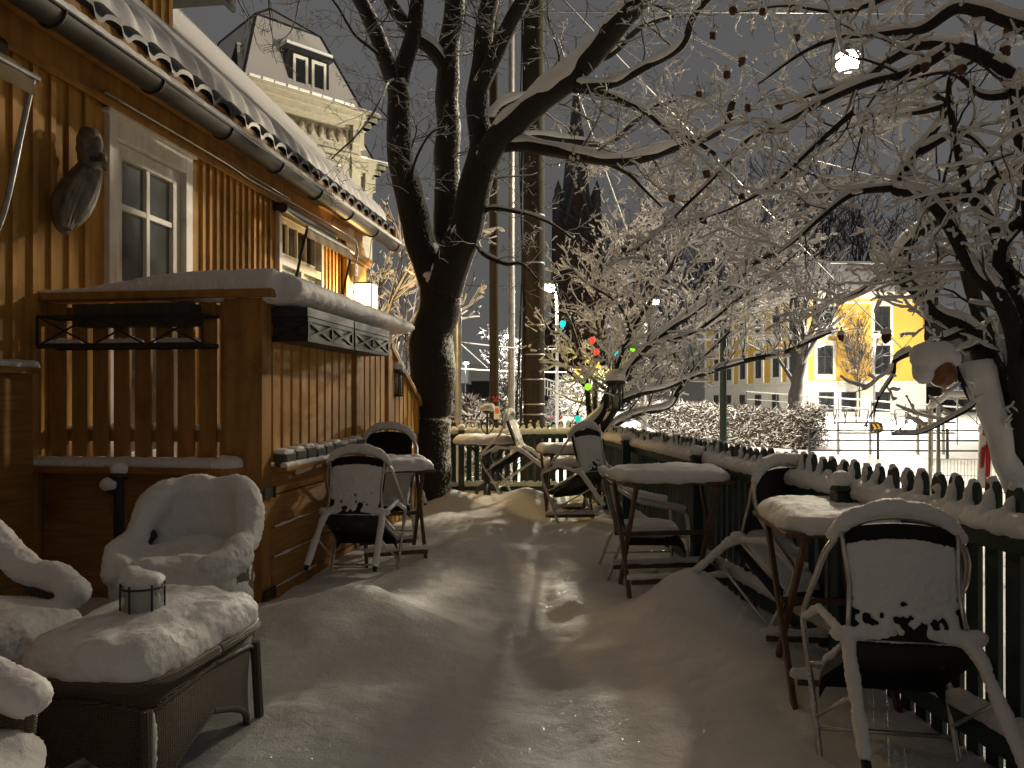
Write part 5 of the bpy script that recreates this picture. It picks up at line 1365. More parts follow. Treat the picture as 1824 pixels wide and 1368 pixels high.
for A_, u_, n_, L_n in ((yc, u1, n1, Lr), (el, u2, n2, L2)):
    fb(c, A_, u_, n_, -.12, L_n + .12, .0, .14, ZY - .015, ZY + .16); fb(c, A_, u_, n_, -.2, L_n + .2, 0, .22, ZT - .30, ZT - .05); fb(c, A_, u_, n_, -.35, L_n + .35, 0, .42, ZT - .048, ZT + .12)
    fb(c, A_, u_, n_, -.05, L_n + .05, 0, .05, ZT - .62, ZT - .5); fb(c, A_, u_, n_, -.06, .30, 0, .06, ZY + .17, ZT - .63)
c.build('cornice', 'base_white', yb)
c = MB(); rr = foot(-.45); ap = [(p + (V((23.5, 62, 0)) - p) * .45) + V((0, 0, ZT + 3.0)) for p in rr]; bs = [p + V((0, 0, ZT + .125)) for p in rr]
c.add(bs + ap, [(0, 1, 5, 4), (1, 2, 6, 5), (2, 3, 7, 6), (3, 0, 4, 7), (4, 5, 6, 7)]); c.build('roof', 'snow', yb)
def px_s(px, Y=52.): return (px - 912) / FPX * Y - yc.x
for px in (1469, 1571):
    s = px_s(px)
    for z0, z1 in ((ZY + .62, ZY + 2.55), (ZY + 3.55, ZY + 5.2)):
        fwin(yb, yc, u1, n1, s - .52, s + .52, z0, z1, 1, (.62,), 'dark')
        c = MB(); fb(c, yc, u1, n1, s - .72, s - .53, 0, .09, z0 - .4, z1 + .22); fb(c, yc, u1, n1, s + .53, s + .72, 0, .09, z0 - .4, z1 + .22); fb(c, yc, u1, n1, s - .53, s + .53, 0, .09, z1 + .01, z1 + .22); fb(c, yc, u1, n1, s - .53, s + .53, 0, .09, z0 - .4, z0 - .01); fb(c, yc, u1, n1, s - .80, s + .80, 0, .2, z1 + .225, z1 + .33); c.build('window_surround', 'base_white', yb)
for px in (1471, 1511, 1571): s = px_s(px); fwin(yb, yc + V((0, -.06, 0)), u1, n1, s - .50, s + .50, .42, 1.75, 1, (.7,), 'dark')
for k, px in enumerate((1440, 1425)): pass
for s in (3.2, 6.3, 9.4, 12.6, 15.8, 18.6):
    A_ = el; s_ = s
    for z0, z1 in ((ZY + .55, ZY + 2.45), (ZY + 3.5, ZY + 5.1)):
        fwin(yb, A_, u2, n2, s_ - .6, s_ + .6, z0, z1, 1, (.62,), 'dark')
        c = MB(); fb(c, A_, u2, n2, s_ - .95, s_ - .61, 0, .09, z0 - .55, z1 + .22); fb(c, A_, u2, n2, s_ + .61, s_ + .95, 0, .09, z0 - .55, z1 + .22); fb(c, A_, u2, n2, s_ - .61, s_ + .61, 0, .09, z1 + .01, z1 + .22); fb(c, A_, u2, n2, s_ - .61, s_ + .61, 0, .09, z0 - .55, z0 - .01); c.build('window_surround', 'base_white', yb)
    fwin(yb, A_ + n2 * .06, u2, n2, s_ - .55, s_ + .55, .5, 1.6, 1, (), 'dark')
# --- dark building at the right
db = thing('dark_building', 'low dark building with a flat roof beyond the site barrier at right', 'building', (30.5, 60, -.3))
A_, u_, n_ = V((29.0, 60, 0)), V((1, 0, 0)), V((0, -1, 0))
c = MB(); fb(c, A_, u_, n_, 0, 24, -14, 0, -1.2, 7.3); c.build('wall', 'dark_wall', db)
c = MB(); fb(c, A_, u_, n_, -.3, 24.3, -14.3, .3, 7.301, 7.6); c.build('roof', 'dark_wall', db)
for k in range(7):
    for z in (.6, 3.2): fwin(db, A_, u_, n_, 1. + k * 3.2, 3. + k * 3.2, z, z + 1.6, 1, (), 'dark')
c = MB(); fb(c, A_, u_, n_, 2, 14, .01, 2.2, 2.2, 2.45); fb(c, A_, u_, n_, 2.1, 13.9, .02, 2.3, 2.46, 2.75); c.build('canopy', 'cream_trim', db)
# --- cream villa
vl = thing('cream_villa', 'tall cream villa with a snowy mansard roof and twin dormer window', 'building', (-8.3, 24, 0))
def villa(A, B, depth, zt, roofh, apex_in, wins, frieze, dormer):
    A, B = V((*A, 0)), V((*B, 0)); u = (B - A).normalized(); L = (B - A).length; n = V((u.y, -u.x, 0)); Cc, Dd = B - n * depth, A - n * depth
    c = MB(); c.prism([p + V((0, 0, -1)) for p in (A, B, Cc, Dd)], V((0, 0, zt + 1 - .55))); c.build('wall', 'cream', vl)
    uu = [(A, u, n, L), (B, -n, u, depth), (Dd, n, -u, depth)]
    c = MB(); k = MB(); sn = MB(); rl = MB()
    for (p, d, m, l) in uu:
        fb(c, p, d, m, -.03, l + .03, 0, .06, zt - 1.55, zt - 1.43); fb(c, p, d, m, -.10, l + .10, 0, .10, zt - .60, zt - .50); fb(c, p, d, m, -.3, l + .3, 0, .30, zt - .498, zt - .30); fb(c, p, d, m, -.45, l + .45, 0, .45, zt - .298, zt - .12); fb(c, p, d, m, -.55, l + .55, 0, .55, zt - .118, zt)
        for q in (0.0, l - .34): fb(c, p, d, m, q, q + .34, 0.001, .055, -1, zt - 1.56)
        for q in (.12, l - .42): fb(c, p, d, m, q, q + .30, .062, .28, zt - 1.10, zt - .502); fb(c, p, d, m, q + .04, q + .26, .062, .16, zt - 1.35, zt - 1.101)
        fb(rl, p, d, m, .55, l - .55, .0, .05, zt - 1.22, zt - .66)
        for j in range(int((l - 1.2) / .36)):
            q = .68 + j * .36; cc = p + d * (q + .13) + m * .06 + V((0, 0, zt - .94)); rl.ball(cc, (.13, .13, .20), 8, 6); rl.ball(cc + V((0, 0, -.13)), (.08, .08, .09), 6, 5)
        for j in range(int(l / .42)): fb(sn, p, d, m, j * .42 - .1, j * .42 + .26, .30, .58 + .03 * (j % 2), zt + .001, zt + .07)
        fb(sn, p, d, m, -.5, l + .5, -.05, .52, zt + .002, zt + .05)
    c.build('cornice', 'cream_trim', vl); rl.build('frieze', 'relief', vl, smooth=True); sn.build('cornice_snow', 'snow', vl)
    e = .12; base = [A + (n - u) * e, B + (n + u) * e, Cc + (u - n) * e, Dd - (u + n) * e]; base = [p + V((0, 0, zt + .05)) for p in base]
    cen = (A + Cc) / 2; top = [(p.lerp(V((cen.x, cen.y, p.z)), apex_in)) for p in base]; top = [V((p.x, p.y, zt + roofh * .72)) for p in top]; apx = V((cen.x, cen.y, zt + roofh))
    c = MB(); c.add(base + top + [apx], [(0, 1, 5, 4), (1, 2, 6, 5), (2, 3, 7, 6), (3, 0, 4, 7), (4, 5, 8), (5, 6, 8), (6, 7, 8), (7, 4, 8)]); c.build('roof', 'snow', vl)
    c = MB()
    for i in range(4): c.tube([base[i], top[i], apx], .05, 6)
    c.tube([top[0], top[1], top[2], top[3], top[0]], .05, 6); c.build('ridge_trim', 'tile', vl)
    for (s0, s1, z0, z1) in wins:
        fwin(vl, A, u, n, s0, s1, z0, z1, 1, (.65,), 'white')
        c = MB(); fb(c, A, u, n, s0 - .18, s0 - .01, 0, .08, z0, z1 + .25); fb(c, A, u, n, s1 + .01, s1 + .18, 0, .08, z0, z1 + .25); fb(c, A, u, n, s0 - .01, s1 + .01, 0, .08, z1 + .01, z1 + .25); c.build('window_surround', 'cream_trim', vl)
    if dormer:
        s0, s1, z0, z1 = dormer
        c = MB(); fb(c, A, u, n, s0, s1, -2.2, -.12, z0, z1); fb(c, A, u, n, s0 - .12, s1 + .12, -2.2, .0, z1 + .001, z1 + .12); dm_ = c.build('dormer', 'tile', vl)
        Ad = A - n * .12; m_ = (s0 + s1) / 2
        fwin(vl, Ad, u, n, s0 + .14, m_ - .07, z0 + .18, z1 - .12, 0, (), 'white'); fwin(vl, Ad, u, n, m_ + .07, s1 - .14, z0 + .18, z1 - .12, 0, (), 'white')
        c = MB(); fb(c, A, u, n, s0 - .1, s1 + .1, -2.2, -.02, z1 + .122, z1 + .24); c.build('dormer_snow', 'snow', dm_)
villa((-8.35, 24), (-5.34, 26.9), 5., 11.2, 3.9, .46, [(.9, 1.9, 7.3, 9.3), (2.5, 3.4, 7.3, 9.3)], True, (1.55, 3.05, 11.35, 12.75))
villa((-7.1, 31.2), (-5.9, 32.2), 3.2, 11.1, 2.2, .5, [(.5, 1.1, 7.5, 9.2)], True, None)
# small pointed side gable on the villa roof
c = MB(); p0 = P(408, 130, 24.5); c.prism([P(404, 132, 24.6), P(432, 132, 24.6), P(420, 76, 24.6)], V((1.2, 2.2, 0))); c.build('side_gable', 'tile', vl)
c = MB(); c.prism([P(424, 128, 24.55), P(436, 128, 24.55), P(422, 74, 24.55)], V((1.2, 2.2, .1))); c.build('side_gable_snow', 'snow', vl)
# --- church
ch = thing('church', 'dark brick church with a tall slate spire and pointed tower gables', 'church', (9.9, 120, -1))
cx0, cy0 = (1026 - 912) / FPX * 120, 120; hwid = 3.05
z1 = P(0, 350, 120).z
c = MB(); c.bx(cx0 - hwid, cx0 + hwid, cy0 - hwid, cy0 + hwid, -3, z1 - 2.5)
for sx in (-1, 1):
    for sy in (-1, 1): c.bx(cx0 + sx * hwid - .55, cx0 + sx * hwid + .55, cy0 + sy * hwid - .55, cy0 + sy * hwid + .55, -3, z1 - 4); c.bx(cx0 + sx * (hwid - .1) - .75, cx0 + sx * (hwid - .1) + .75, cy0 + sy * (hwid - .1) - .75, cy0 + sy * (hwid - .1) + .75, -3, z1 - 11)
tw = c.build('tower', 'brick', ch)
c = MB()
for dx in (-1, 1): c.prism([V((cx0 + dx * .95 + a, cy0 - hwid - .05, z)) for a, z in ((-.45, z1 - 13), (.45, z1 - 13), (.45, z1 - 8), (0, z1 - 7), (-.45, z1 - 8))], V((0, -.12, 0)))
c.prism([V((cx0 + a, cy0 - hwid - .05, z)) for a, z in ((-.5, z1 - 4), (.5, z1 - 4), (.5, z1 - 2.2), (0, z1 - 1.2), (-.5, z1 - 2.2))], V((0, -.12, 0))); c.build('louvre', 'black_mark', tw)
c = MB(); c.prism([V((cx0 - 1.75, cy0 - hwid - .3, z1 - 4.8)), V((cx0 + 1.75, cy0 - hwid - .3, z1 - 4.8)), V((cx0, cy0 - hwid - .3, z1 + 2.6))], V((0, 2.6, 0))); g = c.build('gable', 'brick', ch)
c = MB()
for sx in (-1, 1): c.bar(V((cx0 + sx * 2.0, cy0 - hwid - .3, z1 - 5.1)), V((cx0, cy0 - hwid - .3, z1 + 3.1)), .5, .28)
c.build('coping', 'slate', g)
c = MB(); tip = P(1026, 95, 120).z; prof = [(hwid * .98, z1 - 2.6), (2.1, z1 + .6), (1.62, P(0, 280, 120).z), (1.12, P(0, 238, 120).z), (.62, P(0, 190, 120).z), (.05, tip)]
c.lathe(prof, (cx0, cy0, 0), 8); c.lathe([(1.25, P(0, 254, 120).z), (1.2, P(0, 234, 120).z)], (cx0, cy0, 0), 8); c.tube([V((cx0, cy0, tip - 1)), V((cx0, cy0, tip + 2.5))], .08, 5); c.build('spire', 'slate', ch)
for sx in (-1, 1):
    for sy in (-1, 1): c = MB(); c.lathe([(.6, z1 - 4), (.6, z1 + .2), (.5, z1 + .4), (.05, z1 + 1.7)], (cx0 + sx * (hwid - .1), cy0 + sy * (hwid - .1), 0), 6); c.build('pinnacle', 'slate', ch)
c = MB(); c.bx(cx0 - 4, cx0 + 5, cy0 + hwid, cy0 + 30, -3, 13); c.prism([V((cx0 - 4.3, cy0 + hwid + .01, 13.01)), V((cx0 + 5.3, cy0 + hwid + .01, 13.01)), V((cx0 + .5, cy0 + hwid + .01, 20))], V((0, 27, 0))); c.build('nave', 'brick', ch)

# ------------------------------------------------------------------ far street things
# hedge
def strips(mb, n, samp, L, w, rng, up=.2):
    for _ in range(n):
        p = samp(); d = V((rng.gauss(0, 1), rng.gauss(0, 1), rng.gauss(up, .7))).normalized() * L * rng.uniform(.5, 1.3); s = d.orthogonal().normalized(); s.rotate(Matrix.Rotation(rng.uniform(0, 6.28), 3, d.normalized())); s *= w * rng.uniform(.6, 1.4)
        q = p + d * .5 + V((rng.uniform(-.3, .3), rng.uniform(-.3, .3), rng.uniform(-.3, .1))) * L * .5
        mb.add([p - s, p + s, q + s, q - s, p + d], [(0, 1, 2, 3), (3, 2, 4)])
rng = random.Random(8)
hA, hB = V((6.4, 37, 0)), V((10.5, 27.6, 0)); hu = (hB - hA).normalized(); hn = V((-hu.y, hu.x, 0)); hL = (hB - hA).length
hd = thing('hedge', 'long snowy clipped hedge of tangled twigs along the street', 'hedge', (hB.x, hB.y, -.5))
def hedge_h(s): return 1.72 - .45 * s / hL + .12 * noise.noise(V((s * .9, 0, 3)))
c = MB()
for k in range(24):
    s0 = hL * k / 24; s1 = hL * (k + 1) / 24; h = hedge_h((s0 + s1) / 2) - .30
    fb(c, hA, hu, hn, s0, s1 - .001 * k, -.55, .55, -1.0, -.5 + h)
c.build('core', 'hedge', hd)
def hs():
    s = rng.uniform(0, hL); h = hedge_h(s); f = rng.random()
    if f < .42: t, z = rng.uniform(-.8, .8), h * rng.uniform(.86, 1.0)
    elif f < .9: t, z = (-.8 if rng.random() < .75 else .8) * rng.uniform(.75, 1.05), h * rng.uniform(.0, 1.)
    else: s = hL + rng.uniform(-.1, .35); t, z = rng.uniform(-.8, .8), h * rng.uniform(0, 1)
    # the face toward the camera is the -hn/+hn side nearer to it
    return hA + hu * s + hn * t + V((0, 0, -.5 + z))
strips(c2 := MB(), 15000, hs, .26, .016, rng, .1); c2.build('twigs', 'hedge', hd)
# snow shrubs and thujas at left
def shrub(label, px, Y, w, h, n, mat='shrub', group='frosted shrubs beyond the far fence', seed=0, name='shrub', cat='shrub', power=1.):
    x = (px - 912) / FPX * Y; z0 = gz(x, Y); rng = random.Random(seed)
    A = thing(name, label, cat, (x, Y, z0), 0, group)
    def samp():
        a = rng.uniform(0, 2 * PI); f = rng.random() ** .6; zz = rng.random()
        lump = 1 + .35 * noise.noise(V((math.cos(a) * 1.5, math.sin(a) * 1.5, zz * 3 + seed)))
        prof = math.sin(PI * (.15 + .85 * zz) ** .8) ** .6 if power == 1. else (1 - zz) ** .7 + .06
        return V((x + math.cos(a) * w * f * prof * lump, Y + math.sin(a) * w * f * prof * lump, z0 + h * zz * (.9 + .1 * lump)))
    c = MB(); strips(c, n, samp, .30 if power == 1 else .22, .02, rng, .3 if power == 1 else -.1); c.build('twigs', mat, A)
    c = MB()
    for k in range(5): c.tube([V((x, Y, z0 - .1)), V((x + rng.uniform(-.4, .4) * w, Y + rng.uniform(-.3, .3) * w, z0 + h * .6))], [.03, .01], 5)
    c.build('stem', 'twig_brown', A)
shrub('tall frosted round shrub right of the grey pole', 832, 19., .62, 1.75, 3200, seed=1)
shrub('low frosted shrub behind the left end of the far fence', 806, 15., .7, .95, 2000, seed=2)
shrub('low frosted shrub behind the far fence below the slim mast', 856, 16., .7, .80, 2000, seed=3)
shrub('low frosted bush beside the parked car', 1028, 40., 1.5, 1.9, 2600, seed=4)
shrub('wide frosted shrub on the bank right of the thick mast', 1058, 34., 1.6, 2.3, 3600, seed=5)
shrub('frosted shrub at the top of the bank under the railing', 1000, 50., 1.8, 2.2, 2600, seed=15)
for k, (px, Y) in enumerate(((868, 24.), (895, 25.), (920, 26.))):
    shrub(('snow laden thuja column left of the slim mast', 'snow laden thuja column between the two wooden masts', 'snow laden thuja column against the thick mast')[k], px, Y, .52, 1.75 + .1 * k, 2600, 'conifer', 'snow laden thujas behind the masts', 30 + k, 'thuja', 'conifer', 2.)
# background bare trees
def bare_tree(label, px, Y, h, w, seed, group='bare trees beyond the street', lvl=4, trunk=.16, snow=0., mat='far_bark', lean=0.):
    x = (px - 912) / FPX * Y; z0 = gz(x, Y); t = Tree(seed, snow, .01); rng = t.rng
    q, r = t.limb([V((x, Y, z0 - .2)), V((x + lean * .3, Y, z0 + h * .2)), V((x + lean, Y, z0 + h * .45))], trunk, trunk * .6, n=8, snow=False)
    k = 9
    for i in range(k):
        a = 2 * PI * i / k + rng.uniform(-.3, .3); f = rng.uniform(.15, 1.)
        b = q[int((len(q) - 1) * rng.uniform(.55, 1.))]
        t.grow(b, V((math.cos(a) * w / h * 1.5 * f, math.sin(a) * .8 * f, 1.)).normalized(), h * rng.uniform(.42, .62), trunk * .42, lvl, up=.06, wig=.16, seg=h * .05, dens=10. / h, spread=(22, 52), ratio=(.42, .68), minr=.0011 * Y ** .75)
    return t.build('bare_tree', label, 'tree', (x, Y, z0), mat, mat, group, 'snow')
bare_tree('tall dark bare tree standing behind the yellow building roofline', 1452, 85., 30., 9., 41, trunk=.42)
bare_tree('dark bare tree right of the church tower', 1120, 105., 26., 9., 42, trunk=.4)
bare_tree('broad dark bare tree behind the hedge top, second right of the church', 1200, 100., 25., 10., 43, trunk=.4)
bare_tree('dark bare tree left of the yellow building', 1290, 95., 26., 9., 44, trunk=.4)
bare_tree('tall dark bare tree further right, beyond the yellow building', 1530, 95., 27., 8., 48, trunk=.4)
bare_tree('tree with a stout leaning trunk in front of the yellow building', 1412, 40., 10.5, 4., 45, trunk=.40, snow=.35, lean=.7, lvl=3)
bare_tree('thin young tree in front of the yellow building', 1531, 48., 5.6, 1.6, 46, trunk=.05, lvl=3)
bare_tree('snowy bare tree at the far end of the house gable', 672, 13.5, 4.6, 1.5, 47, trunk=.085, snow=1.3, mat='twig_brown', lean=.15)
bare_tree('snowy willow like tree left of the thin steel mast', 900, 46., 5.5, 1.2, 49, trunk=.12, snow=.7)
# bike racks on the slope
xs_ = [1312, 1330, 1348, 1368, 1390, 1412, 1434, 1458, 1478, 1496, 1515, 1535, 1606, 1625, 1644]
for k, px in enumerate(xs_):
    Y = 42. - .1 * k + (0 if k % 2 else -.0); x = (px - 912) / FPX * Y; z = gz(x, Y); w = .36
    c = MB(); c.tube(cr([V((x - w * .55, Y, z - .1)), V((x - w, Y, z + .75)), V((x - w * .8, Y, z + .84)), V((x + w * .8, Y, z + .84)), V((x + w, Y, z + .75)), V((x + w * .55, Y, z - .1))], 4), .032, 6)
    tag(c.build('bike_rack', 'dark', smooth=True), 'dark steel hoop bike rack in the row on the snowy slope before the yellow building', 'bike rack', 'bike racks on the slope')
# bicycle
bp = V(((1602 - 912) / FPX * 36.5, 36.5, 0)); bp.z = gz(bp.x, bp.y)
A = thing('bicycle', 'dark bicycle parked in the snow between the two arrow barriers', 'bicycle', tuple(bp))
for sx in (-1, 1):
    w_ = bp + V((sx * .54, 0, .33)); c = MB(); c.tube([w_ + V((.33 * math.cos(k * PI / 12), 0, .33 * math.sin(k * PI / 12))) for k in range(25)], .028, 6)
    for k in range(8): c.tube([w_, w_ + V((.32 * math.cos(k * PI / 4), 0, .32 * math.sin(k * PI / 4)))], .006, 4)
    c.build('wheel', 'black_mark', A)
c = MB(); q = lambda x, z: bp + V((x, 0, z))
for a, b in (((-.54, .33), (-.12, .30)), ((-.12, .30), (-.25, .85)), ((-.54, .33), (-.22, .72)), ((-.12, .30), (.36, .72)), ((-.22, .72), (.36, .80)), ((.54, .33), (.34, .98))): c.tube([q(*a), q(*b)], .022, 6)
c.build('frame', 'dark', A)
c = MB(); c.box(q(-.27, .89), (.26, .14, .05)); c.build('saddle', 'black_mark', A); c = MB(); c.tube([q(.34, .98), q(.28, 1.02) + V((0, -.25, 0))], .016, 5); c.tube([q(.34, .98), q(.28, 1.02) + V((0, .25, 0))], .016, 5); c.build('handlebar', 'dark', A)
# street railing
A = thing('street_railing', 'black three bar street railing along the far side of the road', 'railing', (8.8, 22.8, -.5))
ra, rb = V((8.85, 22.9, 0)), V((19, 22.3, 0))
c = MB()
for z in (.36, .06, -.24): c.tube([ra + V((0, 0, z)), rb + V((0, 0, z))], .024, 6)
c.build('rail', 'dark', A, smooth=True)
for k in range(6):
    p = ra.lerp(rb, k / 5 * .98); c = MB(); c.tube([p + V((0, 0, -.7)), p + V((0, 0, .42))], .04, 8); c.build('post', 'dark', A)
# ramp handrail in front of the building
A = thing('handrail', 'long sloping steel handrail with thin posts before the yellow building', 'railing', (17, 44, .2))
c = MB(); h0, h1 = P(1330, 697, 45.), P(1740, 728, 40.); c.tube([h0, h1], .045, 6); c.tube([h0 - V((0, 0, .45)), h1 - V((0, 0, .45))], .025, 6); c.build('rail', 'steel', A)
for k in range(8): p = h0.lerp(h1, k / 7); c = MB(); c.tube([V((p.x, p.y, gz(p.x, p.y) - .2)), p], .03, 6); c.build('post', 'dark', A)
# railing on the bank beside the side road
A = thing('bank_railing', 'pale railing with close posts on the snowy bank behind the thick mast', 'railing', tuple(P(1000, 692, 40.)))
c = MB(); h0, h1 = P(948, 668, 48.), P(1072, 706, 34.)
for dz in (0, -.5): c.tube([h0 + V((0, 0, dz)), h1 + V((0, 0, dz))], .05, 6)
for k in range(22): p = h0.lerp(h1, k / 21); c.tube([p, p - V((0, 0, .95))], .03, 5)
c.build('rail', 'steel', A)
# arrow barriers
def arrow_barrier(label, px0, px1, right):
    Y = 25.; p0, p1 = P(px0, 762, Y), P(px1, 762, Y); zg = gz(p0.x, Y)
    A = thing('arrow_barrier', label, 'barrier', (p0.x, Y, zg), 0, 'arrow barriers by the road')
    c = MB(); h = .17; L = p1.x - p0.x; ring = [V((p0.x, Y, p0.z + h)), V((p1.x - h, Y, p0.z + h))] + [V((p1.x - h + h * math.sin(k * PI / 8), Y, p0.z + h * math.cos(k * PI / 8))) for k in range(1, 9)] + [V((p0.x, Y, p0.z - h))]
    if not right:
        m_ = (p0.x + p1.x); ring = [V((m_ - p.x, p.y, p.z)) for p in ring]
    c.tube(ring, .035, 6)
    for x in (p0.x + .05, p1.x - .4): c.tube([V((x, Y, zg - .1)), V((x, Y, p0.z + h))], .05, 8)
    c.build('tube_frame', 'steel', A)
    e = p1.x - .42 if right else p0.x + .05; c = MB(); c.bx(e, e + .37, Y - .07, Y - .045, p0.z - .15, p0.z + .15); pl = c.build('arrow_plate', 'black_mark', A)
    c = MB(); d = 1 if right else -1; m0 = e + .185
    for (dx) in (-.06, .08):
        c.prism([V((m0 + d * (a + dx), Y - .075, p0.z + z)) for a, z in ((-.09, .13), (-.02, .13), (.06, 0), (-.02, -.13), (-.09, -.13), (-.01, 0))], V((0, -.006, 0)))
    c.build('chevron', 'yellow_mark', pl)
arrow_barrier('long tubular barrier whose black plate has yellow chevrons pointing right', 1490, 1572, True)
arrow_barrier('tubular barrier whose black plate has yellow chevrons pointing left', 1632, 1702, False)
# site barrier with mesh near the fence
A = thing('mesh_barrier', 'galvanised mesh site barrier with snow on its top tube beyond the right fence', 'barrier', (5.1, 9.2, -.5))
bl, br = V((5.06, 9.3, -.55)), V((6.9, 9.15, -.55)); h = 1.86
c = MB(); c.tube(cr([bl, bl + V((0, 0, h - .2)), bl + V((.05, 0, h - .05)), bl + V((.2, 0, h)), br + V((-.2, 0, h)), br + V((-.05, 0, h - .05)), br + V((0, 0, h - .2)), br], 5), .022, 8)
c.tube([bl + V((.16, .12, 0)), bl + V((.16, .12, h - .06))], .024, 8); c.build('tube_frame', 'steel', A, smooth=True)
c = MB()
for k in range(46): p = bl.lerp(br, (k + 1) / 47); c.tube([p + V((0, 0, .12)), p + V((0, 0, h - .75))], .003, 4, False)
for k in range(6): c.tube([bl + V((0, 0, .12 + k * .2)), br + V((0, 0, .12 + k * .2))], .004, 4, False)
c.build('mesh', 'steel', A)
c = MB(); snow_on(c, [bl + V((.0, 0, h - .12)), bl + V((.2, 0, h + .02)), br + V((-.2, 0, h + .02))], .05, 3); c.tube([bl + V((.0, -.01, .6)), bl + V((.01, -.01, h - .1))], .022, 6); fluffy(c.build('snow', 'snow', A, smooth=True), .02, .02)
# red and white marker board
A = thing('marker_board', 'snow smeared white marker board with a red edge leaning on the mesh barrier', 'marker board', tuple(V((5.65, 9.0, -.5))))
b0, b1 = P(1750, 860, 9.0), P(1757, 756, 9.05)
c = MB(); c.prism([P(1741, 870, 9.0), P(1757, 870, 9.0), P(1760, 757, 9.05), P(1746, 760, 9.05)], V((0, .02, 0))); bd = c.build('board', 'white_sheet', A)
c = MB(); c.bar(P(1758.5, 880, 8.99), P(1762, 757, 9.04), .045, .03); c.build('edge', 'red', bd)
c = MB(); c.prism([P(1746, 835, 8.985), P(1752, 832, 8.985), P(1757, 792, 9.03), P(1748, 798, 9.03)], V((0, -.004, 0))); c.prism([P(1750, 775, 9.03), P(1757, 778, 9.03), P(1757, 768, 9.03), P(1751, 764, 9.03)], V((0, -.004, 0))); c.build('red_patch', 'red', bd)
c = MB(); c.ball(P(1752, 757, 9.04), (.06, .05, .03)); c.ball(P(1746, 764, 9.0), (.03, .03, .05)); fluffy(c.build('snow_cap', 'snow', A, smooth=True), .014, .02)
# blue pedestrian sign
sp = P(1706, 692, 30.)
A = thing('blue_sign', 'small blue square road sign with a white walking figure beside the dark building', 'sign', (sp.x, sp.y, -.4))
c = MB(); c.tube([V((sp.x, sp.y + .03, gz(sp.x, sp.y) - .1)), V((sp.x, sp.y + .03, sp.z + .2))], .03, 8); c.build('post', 'steel', A)
c = MB(); c.box(sp, (.34, .02, .36)); pl = c.build('plate', 'blue', A, bevel=.01)
c = MB(); q = lambda x, z: sp + V((x, -.014, z)); c.ball(q(0, .10), (.03, .005, .03), 8, 6)
for a, b in (((0, .07), (0, -.03)), ((0, -.03), (-.06, -.13)), ((0, -.03), (.06, -.13)), ((0, .05), (-.07, -.01)), ((0, .05), (.07, .0))): c.bar(q(*a), q(*b), .03, .006)
c.build('walking_figure', 'white_sheet', pl)
# parked red car, seen from behind
Y = 66.; x0 = (986 - 912) / FPX * Y; zg = gz(x0, Y) + .06
A = thing('parked_car', 'dark red car with snow on its roof and lit tail lights down the side road', 'car', (x0, Y, zg))
sec = [(-2.0, .45, .80, .62), (-1.95, .35, .95, .78), (-1.2, .30, .98, .84), (-.2, .28, .98, .86), (1.0, .28, .95, .86), (1.9, .30, .85, .80), (2.1, .40, .70, .70)]
c = MB()
ringn = 12; rows = []
for y, z0, z1_, hw2 in sec:
    for k in range(ringn):
        a = 2 * PI * k / ringn; e = 4.; ca, sa = math.cos(a), math.sin(a); kk = (abs(ca) ** e + abs(sa) ** e) ** (-1 / e)
        rows.append(V((x0 + hw2 * kk * ca, Y + y, zg + (z0 + z1_) / 2 + (z1_ - z0) / 2 * kk * sa)))
m_ = len(sec); c.add(rows, [(i * ringn + k, i * ringn + (k + 1) % ringn, (i + 1) * ringn + (k + 1) % ringn, (i + 1) * ringn + k) for i in range(m_ - 1) for k in range(ringn)] + [tuple(range(ringn)), tuple((m_ - 1) * ringn + k for k in range(ringn))])
cb = [(-1.75, .80), (-1.15, .66), (.5, .66), (1.2, .76)]; ctop = [(-1.35, .58), (-1.0, .60), (.2, .58), (.4, .56)]
lo = [V((x0 + sx * w, Y + y, zg + .93)) for sx in (-1, 1) for y, w in ((-1.85, .74), (1.25, .74))]; hi = [V((x0 + sx * w, Y + y, zg + 1.44)) for sx in (-1, 1) for y, w in ((-1.25, .58), (.35, .56))]
c.add([lo[0], lo[1], lo[3], lo[2], hi[0], hi[1], hi[3], hi[2]], [(0, 1, 5, 4), (1, 2, 6, 5), (2, 3, 7, 6), (3, 0, 4, 7), (4, 5, 6, 7)]); c.build('body', 'red_car', A, smooth=False, bevel=.05)
c = MB(); c.add([V((x0 - .62, Y - 1.84, zg + 1.0)), V((x0 + .62, Y - 1.84, zg + 1.0)), V((x0 + .50, Y - 1.37, zg + 1.39)), V((x0 - .50, Y - 1.37, zg + 1.39))], [(0, 1, 2, 3)]); c.build('rear_window', 'glass_far', A)
for sx in (-1, 1): c = MB(); c.bx(x0 + sx * .38, x0 + sx * .78, Y - 2.03, Y - 1.97, zg + .74, zg + .88); c.build('tail_light', 'tail', A)
c = MB(); c.bx(x0 - .36, x0 + .36, Y - 2.025, Y - 1.98, zg + .80, zg + .84); c.build('light_bar', 'tail', A)
c = MB(); c.bx(x0 - .26, x0 + .26, Y - 2.03, Y - 2.0, zg + .52, zg + .64); c.build('number_plate', 'white', A)
for sx in (-1, 1):
    for sy in (-1.3, 1.35): c = MB(); c.tube([V((x0 + sx * .62, Y + sy, zg + .31)), V((x0 + sx * .84, Y + sy, zg + .31))], .31, 14); c.build('wheel', 'rubber', A)
c = MB(); c.pad((x0, Y - .45, zg + 1.44), .56, .8, .09); c.build('roof_snow', 'snow', A, smooth=True)
